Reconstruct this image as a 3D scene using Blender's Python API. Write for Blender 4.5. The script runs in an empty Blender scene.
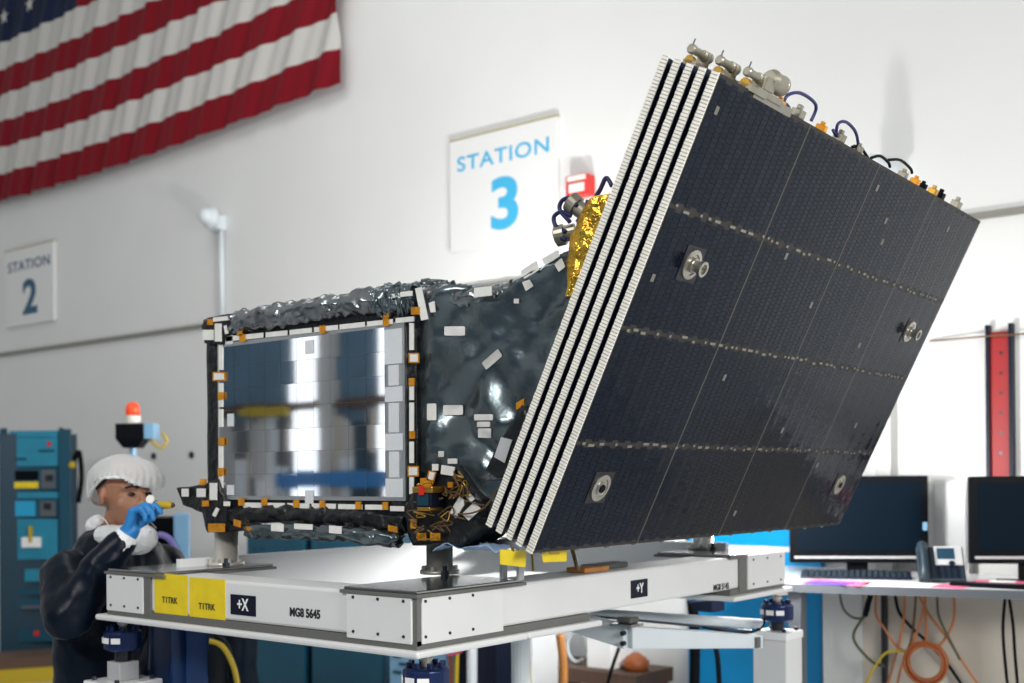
import bpy, bmesh, math, random
from mathutils import Vector, Matrix, noise
V = Vector
random.seed(7)
S = bpy.context.scene
COL = S.collection

# ------------------------------------------------------------------ camera, sky, lamps and added fills, exposure
TH, ROLL, FPX, HY, EYE = 0.6756, 0.0079, 1171.2, 478.0, 1.5
cam = bpy.data.objects.new('camera', bpy.data.cameras.new('camera'))
COL.objects.link(cam)
cam.matrix_world = (Matrix.Translation((0, 0, EYE)) @ Matrix.Rotation(TH, 4, 'Z')
                    @ Matrix.Rotation(math.pi / 2, 4, 'X') @ Matrix.Rotation(-ROLL, 4, 'Z'))
cam.data.sensor_width = 36.0
cam.data.lens = 36.0 * FPX / 1024
cam.data.shift_y = (HY - 341.5) / 1024
cam.data.dof.use_dof = True
cam.data.dof.focus_distance = 3.05
cam.data.dof.aperture_fstop = 2.7
S.camera = cam

S.view_settings.view_transform = 'Standard'
S.view_settings.look = 'None'
S.view_settings.gamma = 1
S.view_settings.use_curve_mapping = False
S.view_settings.exposure = 0.0
S.cycles.max_bounces = 6
S.cycles.use_denoising = True

world = bpy.data.worlds.new('world')
S.world = world
world.use_nodes = True
bgn = world.node_tree.nodes['Background']
bgn.inputs[0].default_value = (0.97, 0.98, 1.0, 1)
bgn.inputs[1].default_value = 0.43


def lamp(name, kind, loc, power, color=(1, 1, 1), target=None, **kw):
    d = bpy.data.lights.new(name, kind)
    d.energy = power
    d.color = color
    for k, v in kw.items():
        setattr(d, k, v)
    o = bpy.data.objects.new(name, d)
    o.location = loc
    if target is not None:
        o.rotation_euler = (V(target) - V(loc)).to_track_quat('-Z', 'Y').to_euler()
    COL.objects.link(o)
    return o


lamp('work_light', 'SPOT', (-2.55, 4.65, 1.40), 85, (1, 0.985, 0.96), (-5.4, 6.0, 2.5),
     spot_size=math.radians(150), spot_blend=0.9, shadow_soft_size=0.08)
lamp('floor_light', 'SPOT', (-3.75, 4.55, 1.55), 195, (1, 0.985, 0.96), (-5.9, 6.0, 2.7),  # unseen spot added behind the satellite to brighten the wall centre and left
     spot_size=math.radians(150), spot_blend=0.9, shadow_soft_size=0.09)
lamp('frame_light', 'SPOT', (-2.25, 4.70, 1.50), 190, (1, 0.99, 0.97), (-3.2, 3.1, 1.16),  # unseen spot added to brighten the inside of the frame
     spot_size=math.radians(62), spot_blend=0.5, shadow_soft_size=0.08)
lamp('bench_light', 'POINT', (-2.25, 4.66, 1.48), 70, (1, 0.985, 0.96), shadow_soft_size=0.10)  # added point fill near the work light, reaches the frame interior
lamp('ceiling_bank', 'AREA', (-5.2, 3.2, 6.5), 45, (1, 0.99, 0.96), (-5.2, 6.0, 2.6),  # unseen area light added for a soft pool on the back wall
     shape='RECTANGLE', size=3, size_y=1.5)
lamp('front_light', 'AREA', (-1.4, -3.2, 4.6), 190, (1, 0.98, 0.93), (-2.6, 2.4, 1.4),  # added fill for the faces towards the camera
     shape='RECTANGLE', size=2.6, size_y=1.0)
lamp('side_light', 'AREA', (2.6, 1.6, 2.7), 190, (1, 0.98, 0.94), (-2.0, 3.0, 1.1),  # added fill from the right for the side beam
     shape='RECTANGLE', size=1.6, size_y=1.0)

# ------------------------------------------------------------------ photo pixel -> point on a real plane
_s, _c = math.sin(TH), math.cos(TH)


def ray(px, py):
    U, W = px - 512, py - HY
    cr, sr = math.cos(ROLL), math.sin(ROLL)
    x, z = (cr * U - sr * W) / FPX, -(sr * U + cr * W) / FPX
    return V((_c * x - _s, _s * x + _c, z))


def at(px, py, Y):            # on the vertical plane parallel to the wall at Y
    d = ray(px, py)
    return d * (Y / d.y) + V((0, 0, EYE))


def atx(px, py, X):
    d = ray(px, py)
    return d * (X / d.x) + V((0, 0, EYE))


def atz(px, py, Z):
    d = ray(px, py)
    return d * ((Z - EYE) / d.z) + V((0, 0, EYE))


def atd(px, py, D):           # at a distance along the view
    return ray(px, py) * D + V((0, 0, EYE))


RIGHT, FWD = V((_c, _s, 0)), V((-_s, _c, 0))
UP = V((0, 0, 1))

# ------------------------------------------------------------------ materials
MATS = {}


def mat(name, col, rough=0.5, metal=0.0, spec=0.5, var=0.0, vscale=8.0, bump=0.0, bscale=30.0,
        emit=0.0, coat=0.0, trans=0.0, alpha=1.0, sheen=0.0):
    m = bpy.data.materials.new(name)
    m.use_nodes = True
    nt = m.node_tree
    b = nt.nodes['Principled BSDF']
    b.inputs['Base Color'].default_value = (*col, 1)
    b.inputs['Roughness'].default_value = rough
    b.inputs['Metallic'].default_value = metal
    b.inputs['Specular IOR Level'].default_value = spec
    b.inputs['Coat Weight'].default_value = coat
    b.inputs['Transmission Weight'].default_value = trans
    b.inputs['Alpha'].default_value = alpha
    b.inputs['Sheen Weight'].default_value = sheen
    if emit:
        b.inputs['Emission Color'].default_value = (*col, 1)
        b.inputs['Emission Strength'].default_value = emit
    tc = nt.nodes.new('ShaderNodeTexCoord')
    if var:
        n = nt.nodes.new('ShaderNodeTexNoise')
        n.inputs['Scale'].default_value = vscale
        n.inputs['Detail'].default_value = 4
        nt.links.new(tc.outputs['Object'], n.inputs['Vector'])
        r = nt.nodes.new('ShaderNodeMapRange')
        r.inputs[1].default_value = 0.3
        r.inputs[2].default_value = 0.7
        r.inputs[3].default_value = 1 - var
        r.inputs[4].default_value = 1 + var
        nt.links.new(n.outputs[0], r.inputs[0])
        x = nt.nodes.new('ShaderNodeVectorMath')
        x.operation = 'SCALE'
        x.inputs[0].default_value = col
        nt.links.new(r.outputs[0], x.inputs['Scale'])
        nt.links.new(x.outputs[0], b.inputs['Base Color'])
    if bump:
        n2 = nt.nodes.new('ShaderNodeTexNoise')
        n2.inputs['Scale'].default_value = bscale
        n2.inputs['Detail'].default_value = 5
        nt.links.new(tc.outputs['Object'], n2.inputs['Vector'])
        bp = nt.nodes.new('ShaderNodeBump')
        bp.inputs['Strength'].default_value = bump
        bp.inputs['Distance'].default_value = 0.02
        nt.links.new(n2.outputs[0], bp.inputs['Height'])
        nt.links.new(bp.outputs[0], b.inputs['Normal'])
    MATS[name] = m
    return m


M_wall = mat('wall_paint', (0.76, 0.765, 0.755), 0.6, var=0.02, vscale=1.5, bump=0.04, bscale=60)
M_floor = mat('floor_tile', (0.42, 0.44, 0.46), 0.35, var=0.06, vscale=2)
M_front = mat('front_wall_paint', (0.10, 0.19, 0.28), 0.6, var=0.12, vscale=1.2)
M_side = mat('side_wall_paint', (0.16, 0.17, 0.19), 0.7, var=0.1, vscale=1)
M_trim = mat('trim_metal', (0.24, 0.235, 0.21), 0.5, metal=0.2)
M_white = mat('white_paint', (0.70, 0.71, 0.71), 0.38, var=0.03, vscale=5, bump=0.03, bscale=120)
M_whiteg = mat('white_gloss', (0.82, 0.83, 0.84), 0.25)
M_plate = mat('bare_metal', (0.42, 0.43, 0.43), 0.16, metal=1.0, var=0.08, vscale=9)
M_gap = mat('grey_gasket', (0.16, 0.16, 0.15), 0.5, metal=0.3)
M_steel = mat('brushed_steel', (0.70, 0.67, 0.61), 0.34, metal=0.45, var=0.12, vscale=14)
M_bolt = mat('dark_bolt', (0.05, 0.055, 0.07), 0.35, metal=0.8)
M_black = mat('black_plastic', (0.004, 0.005, 0.007), 0.4, spec=0.06)
M_label = mat('label_navy', (0.005, 0.008, 0.022), 0.45, spec=0.2)
M_yel = mat('yellow_label', (0.80, 0.60, 0.01), 0.5, var=0.06, vscale=20)
M_ink = mat('ink', (0.015, 0.016, 0.02), 0.6)
M_inkw = mat('ink_white', (0.85, 0.86, 0.86), 0.6)
M_foil = mat('black_foil', (0.15, 0.185, 0.20), 0.27, metal=0.9, var=0.2, vscale=5, bump=0.12, bscale=26)
M_foilf = mat('black_foil_worn', (0.26, 0.285, 0.30), 0.22, metal=0.9, var=0.45, vscale=9, bump=0.15, bscale=22)
M_foilk = mat('black_film', (0.012, 0.014, 0.016), 0.3, metal=0.3, bump=0.4, bscale=40)
M_tape = mat('white_tape', (0.78, 0.77, 0.74), 0.6, var=0.06, vscale=40)
M_kap = mat('amber_tape', (0.72, 0.30, 0.015), 0.25, metal=0.35, var=0.3, vscale=40)
M_gold = mat('gold_foil', (0.95, 0.55, 0.07), 0.18, metal=1.0, var=0.3, vscale=18, bump=0.9, bscale=24)
M_mirror = mat('mirror_tile', (0.80, 0.83, 0.86), 0.035, metal=1.0, var=0.03, vscale=15)
M_mirw = mat('silver_tile', (0.86, 0.89, 0.91), 0.25, metal=0.35, var=0.04, vscale=15)
M_grout = mat('mirror_joint', (0.55, 0.57, 0.58), 0.3, metal=0.8)
M_cell = mat('solar_cell', (0.0015, 0.004, 0.012), 0.13, spec=0.16, var=0.3, vscale=30)
M_cell.node_tree.nodes['Principled BSDF'].inputs['Specular Tint'].default_value = (0.50, 0.74, 1.0, 1)
M_seam = mat('panel_seam', (0.16, 0.15, 0.13), 0.5, spec=0.2)
M_pad = mat('fitting_pad', (0.02, 0.02, 0.022), 0.4, spec=0.3)
M_cellg = mat('cell_joint', (0.033, 0.031, 0.029), 0.5, spec=0.2)
M_dash = mat('bus_tab', (0.24, 0.23, 0.20), 0.4, metal=0.3)
M_back = mat('panel_core', (0.006, 0.012, 0.035), 0.5)
M_edge = mat('panel_edge_tape', (0.82, 0.80, 0.73), 0.55, var=0.08, vscale=60)
M_alu = mat('alloy_fitting', (0.50, 0.48, 0.43), 0.3, metal=0.9, var=0.1, vscale=30)
M_beige = mat('hinge_alloy', (0.33, 0.31, 0.25), 0.38, metal=0.7, var=0.15, vscale=30)
M_cable = mat('navy_cable', (0.012, 0.016, 0.10), 0.4)
M_tanc = mat('tan_cable', (0.13, 0.07, 0.02), 0.5, var=0.3, vscale=50)
M_brass = mat('brass', (0.60, 0.35, 0.06), 0.3, metal=0.9)
M_red = mat('red_paint', (0.62, 0.02, 0.015), 0.4)
M_teal = mat('teal_paint', (0.004, 0.065, 0.11), 0.45, var=0.08, vscale=4)
M_teald = mat('dark_teal_paint', (0.003, 0.035, 0.065), 0.45)
M_teall = mat('light_teal_panel', (0.015, 0.22, 0.34), 0.45, var=0.08, vscale=8)
M_screenb = mat('blue_display', (0.03, 0.35, 0.60), 0.3)
M_blue = mat('blue_cabinet_paint', (0.0, 0.32, 0.70), 0.4, var=0.05, vscale=3)
M_load = mat('navy_load_cell', (0.01, 0.025, 0.10), 0.3, metal=0.4)
M_lowf = mat('pale_blue_frame', (0.68, 0.74, 0.78), 0.4, var=0.04, vscale=6)
M_navy = mat('navy_smock', (0.002, 0.006, 0.014), 0.36, spec=0.16)
M_smocklit = mat('blue_satin', (0.006, 0.035, 0.13), 0.3, spec=0.5)  # blue light on the smock front, put into the cloth colour
M_skin = mat('skin', (0.36, 0.17, 0.10), 0.5, var=0.08, vscale=30)
M_hair = mat('hair', (0.012, 0.010, 0.009), 0.6)
M_eye = mat('eye', (0.02, 0.015, 0.012), 0.2)
M_lip = mat('lip', (0.30, 0.10, 0.08), 0.5)
M_glove = mat('blue_nitrile', (0.02, 0.21, 0.55), 0.42, var=0.1, vscale=40, bump=0.2, bscale=70)
M_mask = mat('mask_cloth', (0.82, 0.84, 0.85), 0.8, var=0.05, vscale=40, bump=0.5, bscale=60)
M_fred = mat('flag_red', (0.19, 0.002, 0.009), 0.6, spec=0.2)
M_fwhite = mat('flag_white', (0.55, 0.54, 0.51), 0.6, spec=0.2)
M_fblue = mat('flag_blue', (0.006, 0.014, 0.045), 0.6, spec=0.2)
M_sky = mat('sign_blue', (0.05, 0.42, 0.70), 0.5)
M_navyink = mat('sign_navy', (0.01, 0.09, 0.17), 0.5)
M_sign = mat('sign_board', (0.765, 0.77, 0.765), 0.5)
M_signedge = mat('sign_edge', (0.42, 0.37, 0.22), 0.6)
M_glass = mat('screen_glass', (0.001, 0.006, 0.013), 0.5, spec=0.06)
M_grey = mat('grey_laminate', (0.10, 0.11, 0.125), 0.4)
M_greyl = mat('light_grey_panel', (0.55, 0.55, 0.54), 0.5, var=0.03, vscale=3)
M_tan = mat('tan_board', (0.52, 0.47, 0.40), 0.6, var=0.05, vscale=4)
M_phone = mat('phone_grey', (0.016, 0.03, 0.042), 0.4, spec=0.3)
M_silver = mat('silver_plastic', (0.45, 0.46, 0.47), 0.35)
M_pink = mat('pink_paper', (0.75, 0.12, 0.25), 0.6)
M_paper = mat('white_paper', (0.85, 0.85, 0.84), 0.7)
M_violet = mat('violet_print', (0.12, 0.05, 0.45), 0.6)
M_orange = mat('orange_hose', (0.34, 0.09, 0.02), 0.45)
M_orangec = mat('orange_cable', (0.48, 0.16, 0.05), 0.5)
M_olive = mat('olive_cable', (0.06, 0.07, 0.03), 0.5)
M_yelc = mat('yellow_cable', (0.50, 0.36, 0.01), 0.5)
M_bannerr = mat('banner_red', (0.34, 0.006, 0.008), 0.5)
M_bannero = mat('banner_orange', (0.85, 0.30, 0.06), 0.5)
M_wood = mat('orange_wood', (0.58, 0.24, 0.06), 0.5, var=0.15, vscale=20)
M_brown = mat('brown_shelf', (0.10, 0.055, 0.035), 0.6, var=0.2, vscale=8)
M_wipe = mat('pale_blue_wipe', (0.36, 0.52, 0.75), 0.8, bump=0.4, bscale=30)
M_beacon = mat('beacon_red', (0.85, 0.08, 0.02), 0.25, emit=0.3)
M_lens = mat('beacon_base', (0.80, 0.78, 0.72), 0.4)
M_ltblue = mat('pale_blue_plastic', (0.22, 0.42, 0.62), 0.3)
M_purple = mat('violet_ring', (0.18, 0.15, 0.42), 0.4)
M_columnglow = mat('daylight_window', (0.95, 0.97, 1.0), 0.4, emit=1.15)  # glow added to white columns so their reflection comes out bright
M_conduit = mat('white_conduit', (0.72, 0.78, 0.82), 0.4)

# bouffant cap: thin translucent cloth
M_cap = bpy.data.materials.new('bouffant_cloth')
M_cap.use_nodes = True
_nt = M_cap.node_tree
_b = _nt.nodes['Principled BSDF']
_b.inputs['Base Color'].default_value = (0.85, 0.86, 0.86, 1)
_b.inputs['Roughness'].default_value = 0.8
_b.inputs['Alpha'].default_value = 0.66
_n = _nt.nodes.new('ShaderNodeTexNoise')
_n.inputs['Scale'].default_value = 35
_t = _nt.nodes.new('ShaderNodeTexCoord')
_nt.links.new(_t.outputs['Object'], _n.inputs['Vector'])
_bp = _nt.nodes.new('ShaderNodeBump')
_bp.inputs['Strength'].default_value = 0.5
_nt.links.new(_n.outputs[0], _bp.inputs['Height'])
_nt.links.new(_bp.outputs[0], _b.inputs['Normal'])

# ------------------------------------------------------------------ object helpers
ORG = {}


def tag(o, label=None, cat=None, group=None, kind=None):
    if label: o['label'] = label
    if cat: o['category'] = cat
    if group: o['group'] = group
    if kind: o['kind'] = kind
    return o


def thing(name, label, cat, loc, group=None):
    o = bpy.data.objects.new(name, None)
    o.empty_display_size = 0.1
    o.location = loc
    COL.objects.link(o)
    ORG[o.name] = V(loc)
    return tag(o, label, cat, group)


def obj(name, bm, mats, parent=None, smooth=False, bevel=0.0, label=None, origin=None):
    """link bm (world coordinates) as one mesh object"""
    if not isinstance(mats, (list, tuple)):
        mats = [mats]
    org = ORG[parent.name] if parent is not None else V(origin) if origin is not None else None
    if org is None:
        xs = [v.co for v in bm.verts]
        org = V((sum(p.x for p in xs) / len(xs), sum(p.y for p in xs) / len(xs), min(p.z for p in xs)))
    bmesh.ops.translate(bm, verts=bm.verts, vec=-org)
    me = bpy.data.meshes.new(name)
    bm.to_mesh(me)
    bm.free()
    for m in mats:
        me.materials.append(m)
    if smooth:
        for p in me.polygons:
            p.use_smooth = True
    o = bpy.data.objects.new(name, me)
    COL.objects.link(o)
    ORG[o.name] = org
    if parent is not None:
        o.parent = parent
    else:
        o.location = org
    if bevel:
        md = o.modifiers.new('bevel', 'BEVEL')
        md.width = bevel
        md.segments = 2
        md.limit_method = 'ANGLE'
    if label:
        o['label'] = label
    return o


def B():
    return bmesh.new()


def setmat(bm, n0, mi):
    bm.faces.ensure_lookup_table()
    for f in bm.faces[n0:]:
        f.material_index = mi


def hexa(bm, p8, mi=0):
    """8 corners: 4 of one face, then the matching 4 of the opposite face"""
    v = [bm.verts.new(p) for p in p8]
    fs = [bm.faces.new(q) for q in ((v[3], v[2], v[1], v[0]), (v[4], v[5], v[6], v[7]),
          (v[0], v[1], v[5], v[4]), (v[1], v[2], v[6], v[5]), (v[2], v[3], v[7], v[6]), (v[3], v[0], v[4], v[7]))]
    for f in fs:
        f.material_index = mi
    bmesh.ops.recalc_face_normals(bm, faces=fs)
    return v


def box(bm, lo, hi, mi=0, M=None):
    (a, b, c), (d, e, f) = lo, hi
    P = [V((a, b, c)), V((d, b, c)), V((d, e, c)), V((a, e, c)), V((a, b, f)), V((d, b, f)), V((d, e, f)), V((a, e, f))]
    if M is not None:
        P = [M @ p for p in P]
    return hexa(bm, P, mi)


def slab(bm, quad, off, mi=0):
    """quad (4 points) extruded by vector off"""
    quad = [V(q) for q in quad]
    return hexa(bm, quad + [q + off for q in quad], mi)


def prism(bm, poly, off, mi=0):
    poly = [V(q) for q in poly]
    a = [bm.verts.new(p) for p in poly]
    b = [bm.verts.new(p + off) for p in poly]
    n = len(a)
    fs = [bm.faces.new(a), bm.faces.new(b[::-1])]
    for i in range(n):
        fs.append(bm.faces.new((a[i], b[i], b[(i + 1) % n], a[(i + 1) % n])))
    for f in fs:
        f.material_index = mi
    bmesh.ops.recalc_face_normals(bm, faces=fs)


def frame_of(d):
    d = V(d).normalized()
    a = V((0, 0, 1)) if abs(d.z) < 0.9 else V((1, 0, 0))
    u = d.cross(a).normalized()
    return u, d.cross(u)


def lathe(bm, p0, axis, prof, seg=20, mi=0, cap=True):
    """prof: (distance along axis, radius)"""
    axis = V(axis).normalized()
    u, w = frame_of(axis)
    rings = []
    for t, r in prof:
        rings.append([bm.verts.new(V(p0) + axis * t + (u * math.cos(2 * math.pi * k / seg) + w * math.sin(2 * math.pi * k / seg)) * r)
                      for k in range(seg)])
    fs = []
    for i in range(len(rings) - 1):
        for k in range(seg):
            j = (k + 1) % seg
            fs.append(bm.faces.new((rings[i][k], rings[i][j], rings[i + 1][j], rings[i + 1][k])))
    if cap:
        fs.append(bm.faces.new(rings[0][::-1]))
        fs.append(bm.faces.new(rings[-1]))
    for f in fs:
        f.material_index = mi
    bmesh.ops.recalc_face_normals(bm, faces=fs)


def cyl(bm, p0, p1, r, seg=16, mi=0, r1=None):
    d = V(p1) - V(p0)
    lathe(bm, p0, d, [(0, r), (d.length, r if r1 is None else r1)], seg, mi)


def tube(bm, pts, r, seg=8, mi=0, closed=False, smooth_n=6):
    """tube along a smoothed path"""
    pts = [V(p) for p in pts]
    if smooth_n and len(pts) > 2:
        q = []
        n = len(pts)
        for i in range(n if closed else n - 1):
            p0 = pts[(i - 1) % n] if closed or i > 0 else pts[0]
            p1, p2 = pts[i], pts[(i + 1) % n]
            p3 = pts[(i + 2) % n] if closed or i + 2 < n else pts[-1]
            for k in range(smooth_n):
                t = k / smooth_n
                q.append(0.5 * ((2 * p1) + (p2 - p0) * t + (2 * p0 - 5 * p1 + 4 * p2 - p3) * t * t + (3 * p1 - p0 - 3 * p2 + p3) * t ** 3))
        if not closed:
            q.append(pts[-1])
        pts = q
    rings = []
    n = len(pts)
    prev = None
    for i, p in enumerate(pts):
        d = (pts[(i + 1) % n] - pts[i - 1]) if closed or 0 < i < n - 1 else (pts[1] - pts[0] if i == 0 else pts[-1] - pts[-2])
        if d.length < 1e-9:
            d = V((0, 0, 1))
        d.normalize()
        u = frame_of(d)[0] if prev is None else (prev - d * prev.dot(d)).normalized()
        prev = u
        w = d.cross(u)
        rings.append([bm.verts.new(p + (u * math.cos(2 * math.pi * k / seg) + w * math.sin(2 * math.pi * k / seg)) * r) for k in range(seg)])
    m = n if closed else n - 1
    fs = []
    for i in range(m):
        a, b = rings[i], rings[(i + 1) % n]
        for k in range(seg):
            j = (k + 1) % seg
            fs.append(bm.faces.new((a[k], a[j], b[j], b[k])))
    if not closed:
        fs.append(bm.faces.new(rings[0][::-1]))
        fs.append(bm.faces.new(rings[-1]))
    for f in fs:
        f.material_index = mi
        f.smooth = True
    bmesh.ops.recalc_face_normals(bm, faces=fs)


def ball(bm, c, r, mi=0, seg=16, rot=None):
    r = (r, r, r) if isinstance(r, (int, float)) else r
    M = Matrix.Translation(c) @ (rot.to_4x4() if rot is not None else Matrix()) @ Matrix.Diagonal((*r, 1))
    n0 = len(bm.faces)
    g = bmesh.ops.create_uvsphere(bm, u_segments=seg, v_segments=max(6, seg // 2 + 2), radius=1, matrix=M)
    for v in g['verts']:
        for f in v.link_faces:
            f.material_index = mi
            f.smooth = True


def cone(bm, a, b, ra, rb, seg=14):
    """capsule: tapered limb with round ends"""
    d = V(b) - V(a)
    L = max(d.length, 1e-5)
    pr = []
    for k in range(5):
        t = -math.pi / 2 + k * math.pi / 8
        pr.append((ra * math.sin(t), max(ra * math.cos(t), 1e-4)))
    for k in range(5):
        t = k * math.pi / 8
        pr.append((L + rb * math.sin(t), max(rb * math.cos(t), 1e-4)))
    lathe(bm, a, d, pr, seg)


def voxel(bm, size, smooth=4, factor=0.5):
    """fuse everything in bm into one continuous skin"""
    me = bpy.data.meshes.new('tmp')
    bm.to_mesh(me)
    bm.free()
    o = bpy.data.objects.new('tmp', me)
    COL.objects.link(o)
    r = o.modifiers.new('r', 'REMESH')
    r.mode = 'VOXEL'
    r.voxel_size = size
    s = o.modifiers.new('s', 'SMOOTH')
    s.iterations = smooth
    s.factor = factor
    bpy.context.view_layer.update()
    ev = o.evaluated_get(bpy.context.evaluated_depsgraph_get())
    out = bmesh.new()
    m2 = bpy.data.meshes.new_from_object(ev)
    out.from_mesh(m2)
    bpy.data.objects.remove(o)
    for f in out.faces:
        f.smooth = True
    return out


def gridcut(bm, axis, lo, hi, step):
    n = int((hi - lo) / step)
    for i in range(1, n + 1):
        c = V((0, 0, 0))
        c[axis] = lo + i * step
        nrm = V((0, 0, 0))
        nrm[axis] = 1
        bmesh.ops.bisect_plane(bm, geom=bm.verts[:] + bm.edges[:] + bm.faces[:], plane_co=c, plane_no=nrm, dist=1e-5)


def facet(p, sc):
    """crumpled-sheet height: flat facets meeting in sharp folds"""
    q = V(p) * sc
    ds, ps = noise.voronoi(q)
    acc = w = 0.0
    for d, c in zip(ds, ps):
        k = 1.0 / (d ** 5 + 1e-4)
        t = noise.noise_vector(c * 7.31) * 2.2
        acc += k * ((q - c).dot(t) + 0.6 * noise.noise(c * 3.17))
        w += k
    return acc / w


def crease(p, sc):
    """folds and facets of foil, about -1..1"""
    q = V(p) * sc
    r = V((q.x * 0.9 + q.z * 0.9, q.y * 1.2, q.z * 0.35 - q.x * 0.5))
    return 0.75 * facet(p, sc * 0.9) + 0.55 * (0.5 - 1.6 * abs(noise.noise(r + V((9, 4, 2)))))


def crumple(bm, amp, sc, keep=None):
    bm.normal_update()
    mv = []
    for v in bm.verts:
        k = 1.0 if keep is None else keep(v.co)
        mv.append(v.normal * (amp * k * (crease(v.co, sc) + 0.4 * crease(v.co, sc * 2.7))))
    for v, d in zip(bm.verts, mv):
        v.co += d
    for f in bm.faces:
        f.smooth = True


def text(name, s, M, height, material, parent, xs=1.0, bold=0.0, depth=0.0008, spacing=1.0, label=None):
    """lettering standing in the XY plane of M, centred"""
    cu = bpy.data.curves.new(name, 'FONT')
    cu.body = s
    cu.size = height / 0.69
    cu.align_x = 'CENTER'
    cu.align_y = 'CENTER'
    cu.extrude = depth
    cu.offset = bold
    cu.space_character = spacing
    o = bpy.data.objects.new('tmp', cu)
    COL.objects.link(o)
    bpy.context.view_layer.update()
    me = bpy.data.meshes.new_from_object(o.evaluated_get(bpy.context.evaluated_depsgraph_get()))
    bpy.data.objects.remove(o)
    bm = B()
    bm.from_mesh(me)
    bmesh.ops.transform(bm, matrix=M @ Matrix.Diagonal((xs, 1, 1, 1)), verts=bm.verts)
    return obj(name, bm, material, parent, label=label)


def facing(p, xdir, up=UP):
    """matrix at p whose X runs along xdir and Y up"""
    x = V(xdir).normalized()
    y = (V(up) - x * V(up).dot(x)).normalized()
    z = x.cross(y)
    M = Matrix((x, y, z)).transposed().to_4x4()
    M.translation = p
    return M


def struct(name, bm, m, smooth=False):
    return tag(obj(name, bm, m, smooth=smooth), kind='structure')


# ------------------------------------------------------------------ the room
WY = 6.0
b = B(); box(b, (-13.2, WY, 0), (5.2, WY + 0.2, 7.5)); struct('wall_back', b, M_wall)
b = B(); box(b, (-13.2, -5.2, -0.1), (5.2, 6.2, 0)); struct('floor', b, M_floor)
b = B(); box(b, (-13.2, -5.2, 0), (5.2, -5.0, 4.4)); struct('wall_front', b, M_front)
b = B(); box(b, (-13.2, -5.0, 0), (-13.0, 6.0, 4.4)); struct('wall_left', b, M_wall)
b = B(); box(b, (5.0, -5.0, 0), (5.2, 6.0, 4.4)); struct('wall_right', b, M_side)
b = B(); box(b, (-13.0, WY - 0.03, 2.765), (5.0, WY, 2.797)); struct('trim_1', b, M_trim)
# what the mirror tiles see: off-view columns, white ones with added glow, and clutter behind the camera
for i, (x0, x1) in enumerate(((-11.18, -10.68), (-9.66, -9.38))):
    b = B(); box(b, (x0, -5.0, 1.0), (x1, -4.94, 3.6)); struct('window_%d' % (i + 1), b, M_columnglow)  # white columns, emission added to whiten them in the mirror
b = B(); box(b, (-10.66, -5.0, 1.0), (-10.42, -4.9, 3.6)); struct('trim_2', b, M_greyl)
b = B(); box(b, (-13.0, -4.99, 2.36), (-4, -4.93, 2.46)); struct('trim_3', b, M_brown)
b = B()  # unseen boxes of clutter, put in for the mirror to reflect
x = -12.9
while x < -9.0:
    w = random.uniform(0.05, 0.28)
    z0 = random.uniform(1.3, 2.1)
    box(b, (x, -4.99, 0.0), (x + w, -4.95, z0), random.randrange(6))
    box(b, (x, -4.99, z0 + 0.002), (x + w, -4.95, random.uniform(2.2, 2.355)), random.randrange(6))
    x += w + 0.003
tag(obj('trim_4', b, [M_greyl, M_grey, M_tan, M_conduit, M_silver, M_teald]), kind='structure')
b = B(); box(b, (-11.35, -4.90, 1.41), (-9.5, -4.86, 1.60)); struct('trim_5', b, M_glove)  # this and the next patches are added for their reflection only
b = B(); box(b, (-11.75, -4.90, 1.18), (-11.4, -4.86, 1.52)); struct('trim_7', b, M_whiteg)
b = B(); box(b, (-12.05, -4.90, 2.30), (-11.2, -4.86, 2.42)); struct('trim_8', b, M_yelc)

# ------------------------------------------------------------------ flag on the wall
FX1, FX0, FZ0 = -6.30, -12.6, 4.30
ST = 0.257
FH = ST * 13
CX = -9.76          # right edge of the canton
b = B()
NX, NZ = 190, 13 * 6
vs = {}
for j in range(NZ + 1):
    for i in range(NX + 1):
        u, w = i / NX, j / NZ
        x = FX0 + (FX1 - FX0) * u
        z = FZ0 + FH * w
        sag = 0.05 * math.sin(math.pi * min(1, max(0, (x + 11.5) / 5))) - 0.09 * max(0, u - 0.3) / 0.7
        ph = (x * 0.95 - z * 0.42)
        fold = math.sin(ph * 15 + 3 * noise.noise(V((x * 0.8, z * 0.5, 0)))) * 0.5 + math.sin(ph * 33 + 4 * noise.noise(V((x, z * 0.4, 5)))) * 0.33
        amp = 0.046 * (0.6 + 0.8 * abs(noise.noise(V((x * 0.6, z * 0.6, 9)))))
        vs[i, j] = b.verts.new((x, WY - 0.11 + amp * fold, z - sag * (1 - 0.5 * w)))
for j in range(NZ):
    for i in range(NX):
        f = b.faces.new((vs[i, j], vs[i + 1, j], vs[i + 1, j + 1], vs[i, j + 1]))
        f.smooth = True
        xm = FX0 + (FX1 - FX0) * (i + 0.5) / NX
        k = j // 6
        f.material_index = 2 if (xm < CX and k >= 6) else (0 if k % 2 == 0 else 1)
flag = obj('flag', b, [M_fred, M_fwhite, M_fblue])
tag(flag, 'large striped red and white flag with starred blue corner on the white wall', 'flag')
b = B()
cw, ch = CX - FX0, 7 * ST
for r in range(9):
    for q in range(6 - r % 2):
        cx = FX0 + cw * ((2 * q + 1 + r % 2) / 12)
        cz = FZ0 + 6 * ST + ch * (r + 1) / 10
        pts = []
        for k in range(10):
            rr = (0.075 if k % 2 == 0 else 0.030)
            a = math.pi / 2 + k * math.pi / 5
            pts.append(V((cx + rr * math.cos(a), WY - 0.185, cz + rr * math.sin(a))))
        prism(b, pts, V((0, 0.004, 0)))
obj('stars', b, M_fwhite, flag)['kind'] = 'stuff'

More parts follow.
